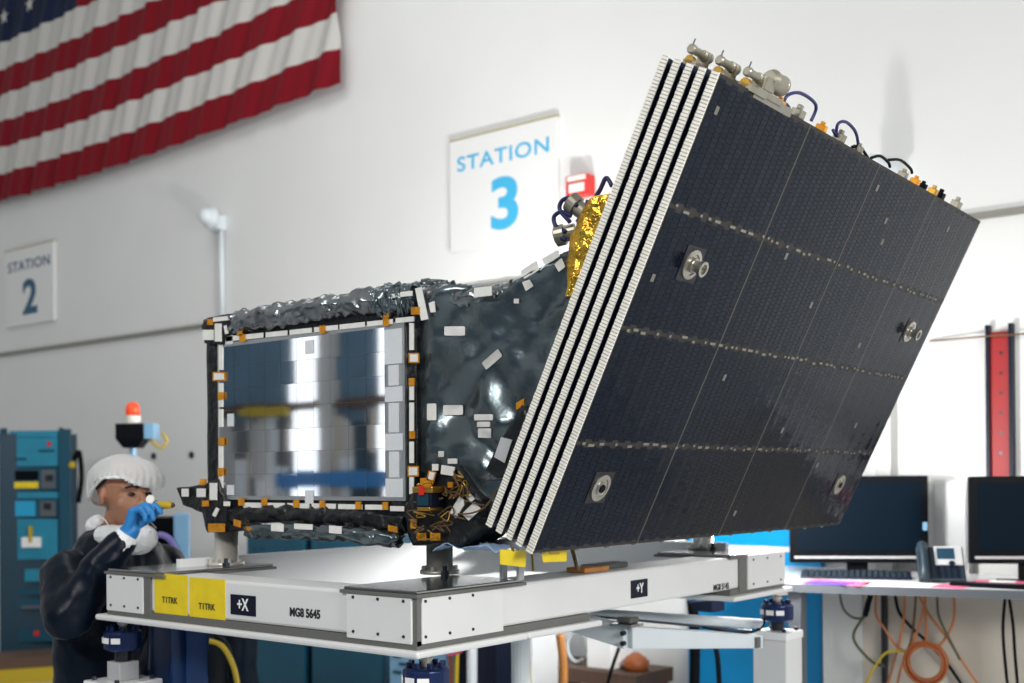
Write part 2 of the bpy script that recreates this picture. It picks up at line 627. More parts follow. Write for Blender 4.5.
# ------------------------------------------------------------------ station signs
def sign(cx, n, label, color, wide, digit_bold):
    t = thing('wall_sign', label, 'sign', (cx, WY, 3.035))
    b = B(); box(b, (cx - 0.455, WY - 0.03, 3.035), (cx + 0.455, WY - 0.002, 3.80))
    obj('board', b, M_sign, t)
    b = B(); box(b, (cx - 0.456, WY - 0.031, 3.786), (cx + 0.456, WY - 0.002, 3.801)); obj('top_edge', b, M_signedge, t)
    b = B(); box(b, (cx - 0.450, WY - 0.034, 3.038), (cx + 0.450, WY - 0.0305, 3.785))
    obj('face', b, M_sign, t)
    fx = V((1, 0, 0))
    text('lettering', 'STATION', facing(V((cx + 0.01, WY - 0.036, 3.615)), fx), 0.095, color, t, xs=wide, bold=0.0015, spacing=1.1)
    text('numeral', n, facing(V((cx + 0.03, WY - 0.036, 3.285)), fx), 0.315, color, t, xs=1.2, bold=0.014)


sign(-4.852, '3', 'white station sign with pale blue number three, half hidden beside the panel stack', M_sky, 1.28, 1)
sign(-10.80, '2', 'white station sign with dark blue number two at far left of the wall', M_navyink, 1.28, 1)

# ------------------------------------------------------------------ wall fixtures
def strobe(px, py, label, pipe, ln=1.0, rs=1.0):
    p = at(px, py, WY)
    t = thing('wall_horn', label, 'wall fixture', (p.x, WY, p.z - 0.12))
    x, z = p.x, p.z
    b = B(); box(b, (x - 0.05, WY - 0.10, z - 0.10), (x + 0.05, WY, z + 0.02)); obj('backbox', b, M_conduit, t, bevel=0.01)
    b = B(); lathe(b, (x, WY - 0.10, z - 0.01), (0, -1, 0.1), [(a_ * ln, r_ * rs) for a_, r_ in ((0, 0.07), (0.02, 0.10), (0.09, 0.10), (0.12, 0.075), (0.20, 0.065), (0.25, 0.05), (0.275, 0.02))], 24)
    obj('horn', b, M_conduit, t, smooth=True)
    if pipe:
        b = B(); cyl(b, (x + 0.02, WY - 0.03, 2.80), (x + 0.02, WY - 0.03, z - 0.09), 0.022, 12)
        obj('conduit', b, M_conduit, t, smooth=True)


strobe(223, 219, 'white wall horn on a vertical conduit between the two station signs', True, 0.45, 0.9)
strobe(897, 178, 'pale wall horn peeking over the top of the panel stack', False, 1.0, 0.78)

p = at(585, 187, WY)
t = thing('fire_alarm', 'red framed alarm box on the white wall beside the numbered sign', 'alarm', (p.x, WY, p.z - 0.09))
b = B(); box(b, (p.x - 0.08, WY - 0.10, p.z - 0.07), (p.x + 0.08, WY, p.z + 0.06)); obj('housing', b, M_red, t, bevel=0.008)
b = B(); box(b, (p.x - 0.045, WY - 0.112, p.z - 0.05), (p.x + 0.065, WY - 0.1002, p.z + 0.0)); obj('window_lens', b, M_paper, t)
b = B(); box(b, (p.x - 0.06, WY - 0.108, p.z + 0.02), (p.x + 0.075, WY - 0.1002, p.z + 0.05)); obj('faceplate', b, M_lens, t)

for k, (px, py) in enumerate(((154, 456), (192, 455))):
    p = at(px, py, WY)
    b = B(); lathe(b, (p.x, WY, p.z), (0, -1, 0), [(0, 0.03), (0.012, 0.03), (0.02, 0.015)], 12)
    tag(obj('wall_anchor', b, M_bolt), ['small dark wall anchor above the capped person, nearer the beacon',
        'small dark wall anchor nearest the mirror panel'][k], 'anchor')

# ------------------------------------------------------------------ integration frame
FXR, FY0, FT = -1.986, 2.10, 1.219
FHT, LX, LY = 0.132, 1.346, 2.022
FXL, FY1, FB = FXR - LX, FY0 + LY, FT - FHT
BW = 0.15
fr = thing('support_frame', 'white rectangular support frame with dark labels carrying the satellite', 'frame', (FXR - LX / 2, FY0 + LY / 2, FB - 0.05))
b = B(); box(b, (FXL + 0.02, FY0 + 0.003, FB + 0.012), (FXR - 0.02, FY0 + BW, FT - 0.006)); obj('front_beam', b, M_white, fr, bevel=0.008)
b = B(); box(b, (FXL + 0.02, FY1 - BW, FB + 0.012), (FXR - 0.02, FY1 - 0.003, FT - 0.006)); obj('back_beam', b, M_white, fr, bevel=0.008)
b = B(); box(b, (FXR - BW, FY0 + BW, FB + 0.012), (FXR - 0.003, FY1 - BW, FT - 0.006)); obj('side_beam', b, M_white, fr, bevel=0.008)
b = B(); box(b, (FXL + 0.003, FY0 + BW, FB + 0.012), (FXL + BW, FY1 - BW, FT - 0.006)); obj('side_beam', b, M_white, fr, bevel=0.008)
# inner web: taller white liners seen inside the frame
b = B(); box(b, (FXL + BW, FY1 - BW - 0.02, FB + 0.012), (FXR - BW, FY1 - BW - 0.001, FT + 0.03)); obj('inner_web', b, M_whiteg, fr)
b = B(); box(b, (FXL + BW + 0.001, FY0 + BW, FB + 0.012), (FXL + BW + 0.02, FY1 - BW - 0.021, FT + 0.03)); obj('inner_web', b, M_whiteg, fr)
# corner top plates, covers and bolts
CPX = {('F', 'R'): (FXR - 0.26, FXR, FY0, FY0 + 0.42), ('F', 'L'): (FXL, FXL + 0.30, FY0, FY0 + 0.42),
       ('B', 'R'): (FXR - 0.30, FXR, FY1 - 0.42, FY1), ('B', 'L'): (FXL, FXL + 0.30, FY1 - 0.42, FY1)}
for k, (x0, x1, y0, y1) in CPX.items():
    b = B(); box(b, (x0, y0, FT - 0.004), (x1, y1, FT + 0.004)); obj('corner_plate', b, M_plate, fr, bevel=0.002)
    b = B(); box(b, (x0 - 0.008, y0 - 0.008, FT - 0.013), (x1 + 0.008, y1 + 0.008, FT - 0.0045)); obj('plate_rim', b, M_gap, fr)


def cover(lo, hi, axis, bolts):
    b = B(); box(b, lo, hi); o = obj('cover_plate', b, M_white, fr, bevel=0.002)
    for a, z in bolts:
        p = (a, lo[1], z) if axis == 'y' else (hi[0], a, z)
        d = (0, -1, 0) if axis == 'y' else (1, 0, 0)
        b = B(); lathe(b, p, d, [(-0.002, 0.0042), (0.003, 0.0038)], 10)
        obj('bolt', b, M_bolt, o)


def six(a0, a1):
    return [(a0 + (a1 - a0) * q, z) for q in (0.13, 0.5, 0.87) for z in (FB + 0.022, FT - 0.022)]


cover((FXR - 0.245, FY0 - 0.006, FB + 0.004), (FXR - 0.014, FY0 + 0.003, FT - 0.014), 'y', six(FXR - 0.25, FXR - 0.008))
cover((FXL, FY0 - 0.006, FB + 0.004), (FXL + 0.20, FY0 + 0.003, FT - 0.014), 'y', six(FXL, FXL + 0.20))
cover((FXR - 0.003, FY0 + 0.014, FB + 0.004), (FXR + 0.006, FY0 + 0.33, FT - 0.014), 'x', six(FY0 - 0.008, FY0 + 0.235))
cover((FXR - 0.003, FY1 - 0.30, FB + 0.004), (FXR + 0.010, FY1, FT - 0.004), 'x', six(FY1 - 0.30, FY1))
b = B(); box(b, (FXR - 0.014, FY0 - 0.001, FB), (FXR + 0.001, FY0 + 0.014, FT - 0.006)); obj('corner_post', b, M_gap, fr)
b = B(); box(b, (FXL + 0.20, FY0 - 0.004, FB), (FXL + 0.235, FY0 + 0.003, FT - 0.006)); obj('corner_post', b, M_gap, fr)
b = B(); box(b, (FXR - 0.003, FY1 - 0.355, FB), (FXR + 0.004, FY1 - 0.30, FT - 0.006)); obj('corner_post', b, M_gap, fr)
# gasket and lower flange plates
b = B(); box(b, (FXL, FY0 - 0.002, FB - 0.010), (FXR + 0.001, FY0 + 0.40, FB + 0.012)); obj('gasket', b, M_gap, fr)
b = B(); box(b, (FXR - 0.28, FY0 + 0.40, FB - 0.010), (FXR + 0.001, FY0 + 0.74, FB + 0.012)); obj('gasket', b, M_gap, fr)
b = B(); box(b, (FXR - 0.30, FY1 - 0.42, FB - 0.010), (FXR + 0.001, FY1, FB + 0.012)); obj('gasket', b, M_gap, fr)


def plate(x0, x1, y0, y1):
    b = B(); box(b, (x0, y0, FB - 0.028), (x1, y1, FB - 0.010)); obj('flange_plate', b, M_white, fr, bevel=0.006)


plate(FXL - 0.045, FXR + 0.02, FY0 - 0.02, FY0 + 0.42)
plate(FXR - 0.30, FXR + 0.02, FY0 + 0.421, FY0 + 0.78)
plate(FXR - 0.32, FXR + 0.03, FY1 - 0.44, FY1 + 0.03)
# labels and lettering
fx = V((1, 0, 0))
fyd = V((0, 1, 0))
YF = FY0 + 0.003


def front_label(px0, px1, y0, y1, m, name, cx=0.002):
    a, c = at(px0, (y0 + y1) / 2, YF), at(px1, (y0 + y1) / 2, YF)
    zc = a.z
    h = (at(px0, y0, YF).z - at(px0, y1, YF).z) / 2
    b = B(); box(b, (a.x, YF - cx, zc - h), (c.x, YF + 0.0005, zc + h))
    o = obj(name, b, m, fr)
    return V(((a.x + c.x) / 2, YF - cx - 0.0012, zc)), o


c1, lab1 = front_label(155, 188, 573, 617, M_yel, 'yellow_tag')
c2, lab2 = front_label(190, 225.5, 577, 621, M_yel, 'yellow_tag')
c3, lab3 = front_label(231, 256, 594, 614, M_label, 'axis_label')
text('lettering', 'T1TRK', facing(c1 + V((-0.004, 0, -0.012)), fx), 0.018, M_ink, lab1, bold=0.0003, depth=0.0004)
text('lettering', 'T1TRK', facing(c2 + V((0.0, 0, -0.018)), fx), 0.018, M_ink, lab2, bold=0.0003, depth=0.0004)
text('lettering', '+X', facing(c3, fx), 0.033, M_inkw, lab3, xs=0.8, bold=0.001, depth=0.0004)
p = at(305, 613.5, YF)
text('lettering', 'MG8 5645', facing(V((p.x, YF - 0.001, p.z)), fx), 0.022, M_ink, fr, xs=0.9, bold=0.0012, depth=0.0004)
XR = FXR - 0.003
p = atx(639, 588.5, XR)
b = B(); box(b, (XR - 0.0005, p.y - 0.048, p.z - 0.028), (XR + 0.002, p.y + 0.048, p.z + 0.028)); lab4 = obj('axis_label', b, M_label, fr)
text('lettering', '+Y', facing(V((XR + 0.0034, p.y, p.z)), fyd), 0.030, M_inkw, lab4, xs=0.8, bold=0.001, depth=0.0004)
p = atx(721, 587, XR)
text('lettering', 'MG8 5645', facing(V((XR + 0.001, p.y, p.z)), fyd), 0.020, M_ink, fr, xs=0.9, bold=0.001, depth=0.0004)
# upright posts
POSTS = ((-2.305, 2.535), (-3.12, 2.40), (-2.231, 3.948), (-3.12, 3.948))
for x, y in POSTS:
    b = B()
    lathe(b, (x, y, FT + 0.004), UP, [(0, 0.058), (0.010, 0.058), (0.012, 0.039), (0.135, 0.039)], 28)
    po = obj('support_post', b, M_steel, fr, smooth=False)
    for f in po.data.polygons:
        f.use_smooth = len(f.vertices) == 4
    for k in range(8):
        a = k * math.pi / 4 + 0.3
        q = V((x + 0.049 * math.cos(a), y + 0.049 * math.sin(a), FT + 0.0145))
        b = B(); cyl(b, q, q + UP * 0.012, 0.007, 6)
        obj('bolt', b, M_steel, po)
    for sx in (-1, 1):
        q = V((x + sx * 0.075, y - sx * 0.06, FT + 0.0045))
        b = B(); cyl(b, q, q + UP * 0.014, 0.012, 8); cyl(b, q + UP * 0.014, q + UP * 0.028, 0.007, 8)
        obj('bolt', b, M_bolt, po)

# ------------------------------------------------------------------ load cells and lower stand
def load_cell(x, y, top, label):
    t = thing('load_cell', label, 'load cell', (x, y, top - 0.14), 'load cells under the frame corners')
    b = B(); lathe(b, (x, y, top - 0.0005), -UP, [(0, 0.040), (0.006, 0.040), (0.007, 0.013), (0.018, 0.019), (0.028, 0.012), (0.044, 0.014)], 20); obj('stud', b, M_steel, t, smooth=True)
    b = B(); lathe(b, (x, y, top - 0.040), -UP, [(0, 0.052), (0.006, 0.060), (0.058, 0.060), (0.066, 0.050)], 28); cellb = obj('body', b, M_load, t, bevel=0.002)
    for k in range(8):
        a = k * math.pi / 4 + 0.2
        b = B(); cyl(b, (x + 0.044 * math.cos(a), y + 0.044 * math.sin(a), top - 0.0395), (x + 0.044 * math.cos(a), y + 0.044 * math.sin(a), top - 0.026), 0.008, 8)
        obj('bolt', b, M_load, cellb)
    for dx in (-0.040, 0.0, 0.036):
        b = B()
        d = V((dx, -math.sqrt(0.0615 ** 2 - dx * dx), 0))
        M = facing(V((x, y, top - 0.070)) + d, V((-d.y, d.x, 0)))
        box(b, (-0.015, -0.009, -0.001), (0.015, 0.009, 0.001), M=M)
        obj('rating_label', b, M_paper, t)
    b = B(); lathe(b, (x, y, top - 0.1062), -UP, [(0, 0.026), (0.033, 0.026)], 16); obj('foot', b, M_bolt, t)


LT = FB - 0.028
load_cell(-3.36, 2.17, LT, 'navy load cell under the left end of the frame, beside the person')
load_cell(-2.05, 2.20, LT, 'navy load cell under the nearest corner of the frame')
load_cell(-1.985, 4.07, LT, 'navy load cell on the white column under the right end of the frame')


def pedestal(x, y, top, w, label, neck=0.0):
    t = thing('pedestal', label, 'pedestal', (x, y, 0), 'white load cell columns')
    h = top - neck
    b = B(); box(b, (x - w, y - w, 0), (x + w, y + w, h - 0.03)); obj('column', b, M_white, t, bevel=0.004)
    b = B(); box(b, (x - w - 0.004, y - w - 0.004, h - 0.03), (x + w + 0.004, y + w + 0.004, h)); cp = obj('cap', b, M_whiteg, t, bevel=0.004)
    if neck:
        b = B(); box(b, (x - 0.036, y - 0.036, h + 0.0002), (x + 0.036, y + 0.036, top)); obj('neck', b, M_silver, t, bevel=0.003)
    for sx in (-1, 1):
        for sy in (-1, 1):
            b = B(); cyl(b, (x + sx * w * 0.75, y + sy * w * 0.75, h + 0.0002), (x + sx * w * 0.75, y + sy * w * 0.75, h + 0.012), 0.008, 8)
            obj('bolt', b, M_bolt, cp)


pedestal(-3.36, 2.17, LT - 0.141, 0.085, 'short white pedestal under the load cell beside the person', 0.06)
pedestal(-2.05, 2.20, LT - 0.141, 0.075, 'white pedestal under the nearest corner load cell', 0.05)
pedestal(-1.985, 4.07, LT - 0.141, 0.068, 'white square column under the right hand load cell')

ls = thing('lower_stand', 'pale welded stand of box beams running beneath the white frame', 'stand', (-2.4, 3.7, 0))
J = atd(628, 637, 4.15)
Ae = atd(759, 641, 4.36)
Bn = atd(520, 606, 4.45)


def beam(bm, a, c, w, h, h1, mi=0):
    a, c = V(a), V(c)
    d = (c - a)
    n = V((-d.y, d.x, 0)).normalized() * w
    u, u1 = V((0, 0, h)), V((0, 0, h1))
    hexa(bm, [a + n - u, a - n - u, a - n + u, a + n + u, c + n - u1, c - n - u1, c - n + u1, c + n + u1], mi)


b = B(); beam(b, J, Ae, 0.03, 0.040, 0.024); obj('right_beam', b, M_lowf, ls, bevel=0.005)
b = B(); beam(b, J, Bn, 0.03, 0.040, 0.028); obj('left_beam', b, M_lowf, ls, bevel=0.005)
b = B(); cyl(b, atd(590, 613, 4.5), atd(762, 624, 4.5), 0.019, 14); obj('upper_tube', b, M_lowf, ls, smooth=True)
b = B(); cyl(b, atd(590, 616, 4.4), atd(752, 631, 4.42), 0.005, 8); obj('tie_rod', b, M_bolt, ls)
b = B(); box(b, (J.x - 0.045, J.y - 0.05, J.z + 0.041), (J.x + 0.045, J.y + 0.03, J.z + 0.05)); obj('joint_plate', b, M_plate, ls)
b = B(); box(b, (J.x - 0.03, J.y - 0.03, J.z + 0.0505), (J.x + 0.03, J.y + 0.03, J.z + 0.072)); obj('joint_block', b, M_gap, ls, bevel=0.006)
for dz in (0.018, -0.018):
    b = B(); cyl(b, (J.x + 0.006, J.y - 0.032, J.z + dz), (J.x + 0.006, J.y - 0.048, J.z + dz), 0.009, 10)
    obj('joint_bolt', b, M_bolt, ls)
b = B(); q = Ae + V((-0.01, -0.02, 0)); box(b, (q.x - 0.012, q.y - 0.03, q.z - 0.02), (q.x + 0.03, q.y + 0.02, q.z + 0.02)); obj('end_clamp', b, M_gap, ls, bevel=0.003)
b = B(); cyl(b, (Bn.x, Bn.y, 0), (Bn.x, Bn.y, Bn.z - 0.03), 0.035, 16); obj('leg', b, M_lowf, ls)
b = B(); tube(b, [atd(764, 618, 4.36), atd(763, 626, 4.34), atd(752, 632, 4.33), atd(730, 632, 4.33), atd(702, 627, 4.34)], 0.004); obj('signal_cable', b, M_black, ls)

# ------------------------------------------------------------------ satellite
sat = thing('satellite', 'foil wrapped satellite with mirror tile panel and thick stack of folded dark panels', 'satellite', (-2.55, 3.1, FT + 0.139))
YB = 2.36
zb = FT + 0.16
poly = [at(212, 531, YB), at(207, 322, YB), at(240, 316, YB), at(300, 303, YB), at(380, 293, YB), at(425, 290, YB), at(470, 291, YB), at(515, 288, YB)]
poly += [at(540, 270, YB), at(560, 254, YB), at(572, 248, YB), at(577, 290, YB)]
poly += [V((-1.66, YB, 1.85)), V((-1.84, YB, 1.47)), V((-1.95, YB, 1.40)), V((-2.2, YB, 1.36))]
poly = [V((p.x, YB, p.z)) for p in poly]
poly[0].z = 1.368
b = B()
prism(b, poly, V((0, 1.55, 0)))
gridcut(b, 0, -3.3, -1.5, 0.017)
gridcut(b, 2, 1.3, 2.3, 0.017)
gridcut(b, 1, YB, YB + 1.6, 0.10)
RX0, RX1, RZ0, RZ1 = -3.073, -2.247, 1.439, 1.936


def keep_body(p):
    if p.y > YB + 0.02:
        return 1.0
    if RX0 - 0.05 < p.x < RX1 + 0.05 and RZ0 - 0.05 < p.z < RZ1 + 0.05:
        return 0.05
    if p.x > RX1:
        return 0.5 + 0.60 * min(1, (p.x - RX1) / 0.12)
    return 0.8


crumple(b, 0.030, 4.4, keep_body)
# long straight folds radiating over the open part of the blanket
rf = random.Random(5)
folds = []
for k in range(34):
    cx_, cz_ = rf.uniform(RX1 + 0.05, -1.62), rf.uniform(1.42, 2.05)
    an = rf.choice((0.75, 0.95, 1.2, 2.3, 2.6, 0.4)) + rf.uniform(-0.2, 0.2)
    folds.append((cx_, cz_, math.cos(an), math.sin(an), rf.uniform(0.022, 0.06), rf.uniform(0.10, 0.26), rf.choice((-1, 1, 1)) * rf.uniform(0.008, 0.022)))
for v in b.verts:
    if v.co.y < YB + 0.06 and v.co.x > RX1 + 0.04:
        ed = min(1, (v.co.x - RX1 - 0.04) / 0.05)
        h = 0.0
        for fx_, fz_, ca, sa, wd, ln_, am in folds:
            dx_, dz_ = v.co.x - fx_, v.co.z - fz_
            al, ac = dx_ * ca + dz_ * sa, -dx_ * sa + dz_ * ca
            h += am * max(0, 1 - abs(ac) / wd) * max(0, 1 - abs(al) / ln_) ** 0.7
        v.co.y -= h * ed
from mathutils.bvhtree import BVHTree
FOIL = BVHTree.FromBMesh(b)
obj('foil_blanket', b, M_foil, sat)
EYEP = V((0, 0, EYE))


def lay(quad, m, name='tape_patch', lift=0.003, n=5):
    """a patch pressed onto the wrinkled blanket"""
    quad = [V((x, y, 0)) for x, y in quad]
    b = B()
    rows = []
    for j in range(n + 1):
        r = []
        for i in range(n + 1):
            u, w = i / n, j / n
            q = (quad[0] * (1 - u) + quad[1] * u) * (1 - w) + (quad[3] * (1 - u) + quad[2] * u) * w
            d = ray(q.x, q.y).normalized()
            hit = FOIL.ray_cast(EYEP, d)[0]
            if hit is None:
                hit = at(q.x, q.y, YB)
            r.append(b.verts.new(hit - d * lift))
        rows.append(r)
    for j in range(n):
        for i in range(n):
            b.faces.new((rows[j][i], rows[j][i + 1], rows[j + 1][i + 1], rows[j + 1][i]))
    bmesh.ops.smooth_vert(b, verts=b.verts[:], factor=0.5, use_axis_x=True, use_axis_y=True, use_axis_z=True)
    bmesh.ops.solidify(b, geom=b.faces[:], thickness=0.002)
    return obj(name, b, m, sat)

# radiator of mirror tiles
b = B(); box(b, (RX0, YB - 0.026, RZ0), (RX1, YB - 0.010, RZ1)); rad = obj('mirror_panel', b, M_grout, sat)
b = B()
n1, n2 = 10, 7
x0, x1, z0, z1 = RX0 + 0.012, RX1 - 0.075, RZ0 + 0.012, RZ1 - 0.012
for i in range(n1):
    for j in range(n2):
        tx, tz = random.gauss(0, 0.0009), random.gauss(0, 0.0006)
        a0, a1 = x0 + (x1 - x0) * i / n1, x0 + (x1 - x0) * (i + 1) / n1 - 0.0008
        c0, c1_ = z0 + (z1 - z0) * j / n2, z0 + (z1 - z0) * (j + 1) / n2 - 0.0008
        q = []
        for (x, z) in ((a0, c0), (a1, c0), (a1, c1_), (a0, c1_)):
            q.append(b.verts.new((x, YB - 0.0275 + (x - (a0 + a1) / 2) * tx + (z - (c0 + c1_) / 2) * tz, z)))
        b.faces.new(q)
obj('mirror_tiles', b, M_mirror, rad)
b = B()
xs0, xs1 = RX1 - 0.073, RX1 - 0.006
z = RZ0 + 0.01
for k, h in enumerate((0.055, 0.075, 0.05, 0.085, 0.045, 0.06, 0.10)):
    ins = 0.0 if k % 2 == 0 else 0.014
    b = B(); box(b, (xs0 + ins, YB - 0.030, z), (xs1 - ins, YB - 0.027, min(z + h, RZ1 - 0.006) - 0.003))
    obj('edge_tile', b, M_mirw, rad)
    z += h
for (px, py, w, h) in ((309, 347, 0.018, 0.02), (309, 497, 0.018, 0.02), (229, 340, 0.018, 0.014), (230, 420, 0.014, 0.02), (230, 490, 0.016, 0.016)):
    p = at(px, py, YB - 0.03)
    b = B(); box(b, (p.x - w, YB - 0.030, p.z - h), (p.x + w, YB - 0.0278, p.z + h))
    obj('edge_tile', b, M_mirw, rad)

# black film edging round the radiator
b = B()
yb0 = YB - 0.018
for (xa, za, xb, zb_) in ((RX0 - 0.065, RZ0 - 0.05, RX0, RZ1 + 0.05), (RX1, RZ0 - 0.05, RX1 + 0.035, RZ1 + 0.03),
                          (RX0, RZ1, RX1, RZ1 + 0.035), (RX0, RZ0 - 0.04, RX1, RZ0)):
    box(b, (xa, yb0, za), (xb, YB + 0.01, zb_))
bmesh.ops.subdivide_edges(b, edges=b.edges[:], cuts=6, use_grid_fill=True)
crumple(b, 0.004, 14)
obj('film_edging', b, M_foilk, sat)

# rolls of worn foil along the top and hanging foil along the bottom
def roll(pts, rad_, name, m, seed=0, flat=False):
    b = B()
    tube(b, pts, rad_, seg=12, smooth_n=9)
    b.normal_update()
    rg = random.Random(seed)
    for v in b.verts:
        q = v.co + V((seed, 0, 0))
        v.co += v.normal * (0.30 * rad_ * crease(q, 7) + rad_ * rg.uniform(-0.22, 0.16)) + V((rg.uniform(-0.008, 0.008), 0, 0))
    bmesh.ops.triangulate(b, faces=b.faces[:])
    bmesh.ops.subdivide_edges(b, edges=b.edges[:], cuts=2, use_grid_fill=True, smooth=0.25)
    for v in b.verts:
        v.co += v.normal * 0.05 * rad_ * facet(v.co + V((seed, 0, 0)), 45)
    for f in b.faces:
        f.smooth = True
    return obj(name, b, m, sat)


roll([at(238, 324, YB - 0.01), at(270, 318, YB - 0.02), at(310, 311, YB - 0.02), at(350, 305, YB - 0.015), at(388, 302, YB - 0.005)], 0.037, 'foil_roll', M_foilf, 1)
roll([at(386, 303, YB + 0.0), at(402, 300, YB), at(418, 300, YB)], 0.045, 'foil_roll', M_foil, 3)
roll([at(428, 296, YB + 0.02), at(455, 297, YB + 0.0), at(485, 297, YB + 0.0), at(515, 292, YB + 0.02)], 0.03, 'foil_roll', M_foilf, 5)
roll([at(412, 291, YB + 0.05), at(430, 287, YB + 0.05), at(452, 289, YB + 0.06)], 0.022, 'foil_roll', M_foil, 7)
roll([at(215, 516, YB + 0.01), at(260, 514, YB - 0.01), at(310, 515, YB - 0.01), at(360, 517, YB - 0.01), at(410, 523, YB)], 0.030, 'foil_skirt', M_foilk, 9)
roll([at(250, 531, YB - 0.02), at(300, 532, YB - 0.05), at(350, 535, YB - 0.05), at(400, 540, YB - 0.02)], 0.022, 'foil_skirt', M_foil, 11)

# tapes: corners given on the blanket's front plane
def tape(quad, m=M_tape, name='tape_patch', dy=-0.030, th=0.0025):
    pts = [at(x, y, YB + dy) for x, y in quad]
    b = B()
    slab(b, pts, V((0, th, 0)))
    return obj(name, b, m, sat)


def rect(x0, y0, x1, y1, sl=0.0):
    return [(x0, y0), (x1, y0 + sl * (x1 - x0)), (x1, y1 + sl * (x1 - x0)), (x0, y1)]


TS = -0.105
for x0_, x1_, y_ in ((226, 263, 336.5), (265.5, 287, 332.5), (289.5, 311.5, 330), (314, 337.5, 327.3), (339.5, 364.5, 324.5), (367, 392.5, 321.6), (395.5, 414, 318.2)):
    tape(rect(x0_, y_, x1_, y_ + 5, TS))
for x0_, x1_, y_ in ((243, 262, 502.5), (266, 284.5, 502.7), (287, 309, 503), (311.5, 335.5, 503.3), (338, 362, 504), (365, 388, 504.5), (390, 404, 506)):
    tape(rect(x0_, y_, x1_, y_ + 5, 0.02))
for y0_, y1_ in ((345, 370), (383, 407), (409, 427), (446, 470), (474, 501)):
    tape(rect(218.6, y0_, 222.4, y1_))
for y0_, y1_ in ((323, 350), (386, 400), (402.5, 433.5), (441.6, 463), (477, 494)):
    tape(rect(409.2, y0_, 413.6, y1_))
for q in ((408.5, 353, 419, 363), (212.5, 372, 225, 381), (407.5, 466, 418.5, 476.5)):
    k = tape(rect(*q), M_kap, 'amber_tab', -0.032)
    b = B(); slab(b, [at(x, y, YB - 0.0335) for x, y in rect(q[0] + 1.3, q[1] + 1.3, q[2] - 1.3, q[3] - 1.3)], V((0, 0.001, 0))); obj('tape_centre', b, M_tape, k)
for (cx_, cy_) in ((241, 502), (264, 502), (296, 504), (322, 504.5), (358, 505.5), (385, 506), (239.5, 332), (242, 338), (322, 329.5), (386, 314), (385.5, 322),
                   (220.5, 396), (221, 441.6), (220.5, 472), (411.5, 382), (412, 435)):
    tape(rect(cx_ - 2.8, cy_ - 3.8, cx_ + 2.8, cy_ + 3.8, -0.05), M_kap, 'amber_tab', -0.034)
FREE = [rect(444, 326, 466, 336), [(481, 363), (498.6, 347.7), (503.5, 355.5), (486, 370.7)], rect(514, 298.5, 519.5, 303.5), rect(474, 288, 491.5, 297.5, -0.12),
        [(520, 271.5), (537, 260), (540.6, 270), (524, 280)], [(541.6, 259), (558, 249.5), (561, 256), (545, 266)], [(522, 282), (530, 279), (534, 286), (526, 291.6)],
        [(554, 264), (562, 257.5), (566, 267), (559, 272.5)], rect(427, 403, 437, 421), rect(442.7, 404.6, 464, 415.5), rect(474, 414, 494, 420.5), rect(477, 421.5, 491, 427),
        rect(478, 428, 492, 438), rect(438.6, 451, 444.5, 457), rect(447.8, 458.5, 458, 464), [(441.5, 465), (455, 467), (453, 476), (440.5, 474)], rect(432, 464, 438, 470.5),
        [(449.6, 512.6), (459.6, 495.6), (465.7, 502), (456, 518)], [(461.7, 514), (474, 502), (481, 509), (468.5, 520.5)], [(466, 497), (470, 493.5), (474.5, 499), (471, 502)],
        [(415, 288.5), (421, 287), (428, 319), (421, 320.5)], [(428.5, 303), (434, 301), (435, 312), (430.5, 312.5)], rect(400, 292, 412, 297, -0.1), rect(384, 295, 399, 299, -0.13),
        rect(181.5, 488.6, 188, 496.6), rect(196.5, 488.5, 205, 497), rect(209.5, 483, 216.6, 500), rect(223.5, 501.5, 229.5, 506), [(212, 515), (216, 507.5), (219, 509), (215, 517)],
        rect(202.5, 329.8, 213.4, 340), rect(214.6, 323.5, 221.2, 341.5), [(223.5, 326), (226, 325), (228, 333.5), (225, 334)], rect(213, 317.5, 235.5, 321.8, -0.11),
        rect(271, 523.5, 283, 531, 0.06), rect(294, 523.5, 312, 529, 0.05), rect(329, 525.5, 341, 533, 0.08)]
for i, q in enumerate(FREE):
    if i == 3:
        tape(q, dy=-0.05, th=0.003)
        continue
    if i < 15:
        lay(q, M_tape)
        continue
    tape(q, dy=-0.078 if i >= len(FREE) - 3 else -0.044, th=0.003)
for q in (rect(411, 307, 419.5, 314.5), rect(207, 319, 212.5, 325), rect(241, 313, 246, 319), [(200, 479), (206, 479), (205, 485), (199, 485)], rect(202, 500.5, 208, 506.5), rect(233.5, 519, 240, 525.5, 0.3),
          rect(246, 526, 254, 530, 0.3), rect(388, 525, 397, 531, 0.2), rect(381, 532, 388, 538, 0.5), rect(410.5, 519, 416, 528.5), rect(420, 478, 431, 487.5), rect(447.6, 482, 452.6, 487.6),
          rect(430, 533, 440, 540.5), rect(417.5, 533, 426, 540.5), rect(208, 523.5, 224, 532), rect(516, 403, 524, 410, -0.6)):
    tape(q, M_kap, 'amber_tab', -0.046, 0.004)
tape([(426.5, 480), (428.5, 470.5), (436, 472), (434, 481.5)], M_kap, 'amber_tab', -0.046)
tape([(428, 479), (429.5, 472), (434.8, 473), (433, 480)], M_tape, 'tape_patch', -0.049)

# lower left bracket box wrapped in black film
def lump(name, px_poly, y0_, y1_, m, amp=0.008, sc=12, step=0.02):
    b = B()
    pl = [at(x, y, YB + y0_) for x, y in px_poly]
    prism(b, pl, V((0, y1_ - y0_, 0)))
    xs = [p.x for p in pl]; zs = [p.z for p in pl]
    gridcut(b, 0, min(xs), max(xs), step)
    gridcut(b, 2, min(zs), max(zs), step)
    gridcut(b, 1, YB + y0_, YB + y1_, max(step, 0.03))
    crumple(b, amp, sc)
    return obj(name, b, m, sat, smooth=True)


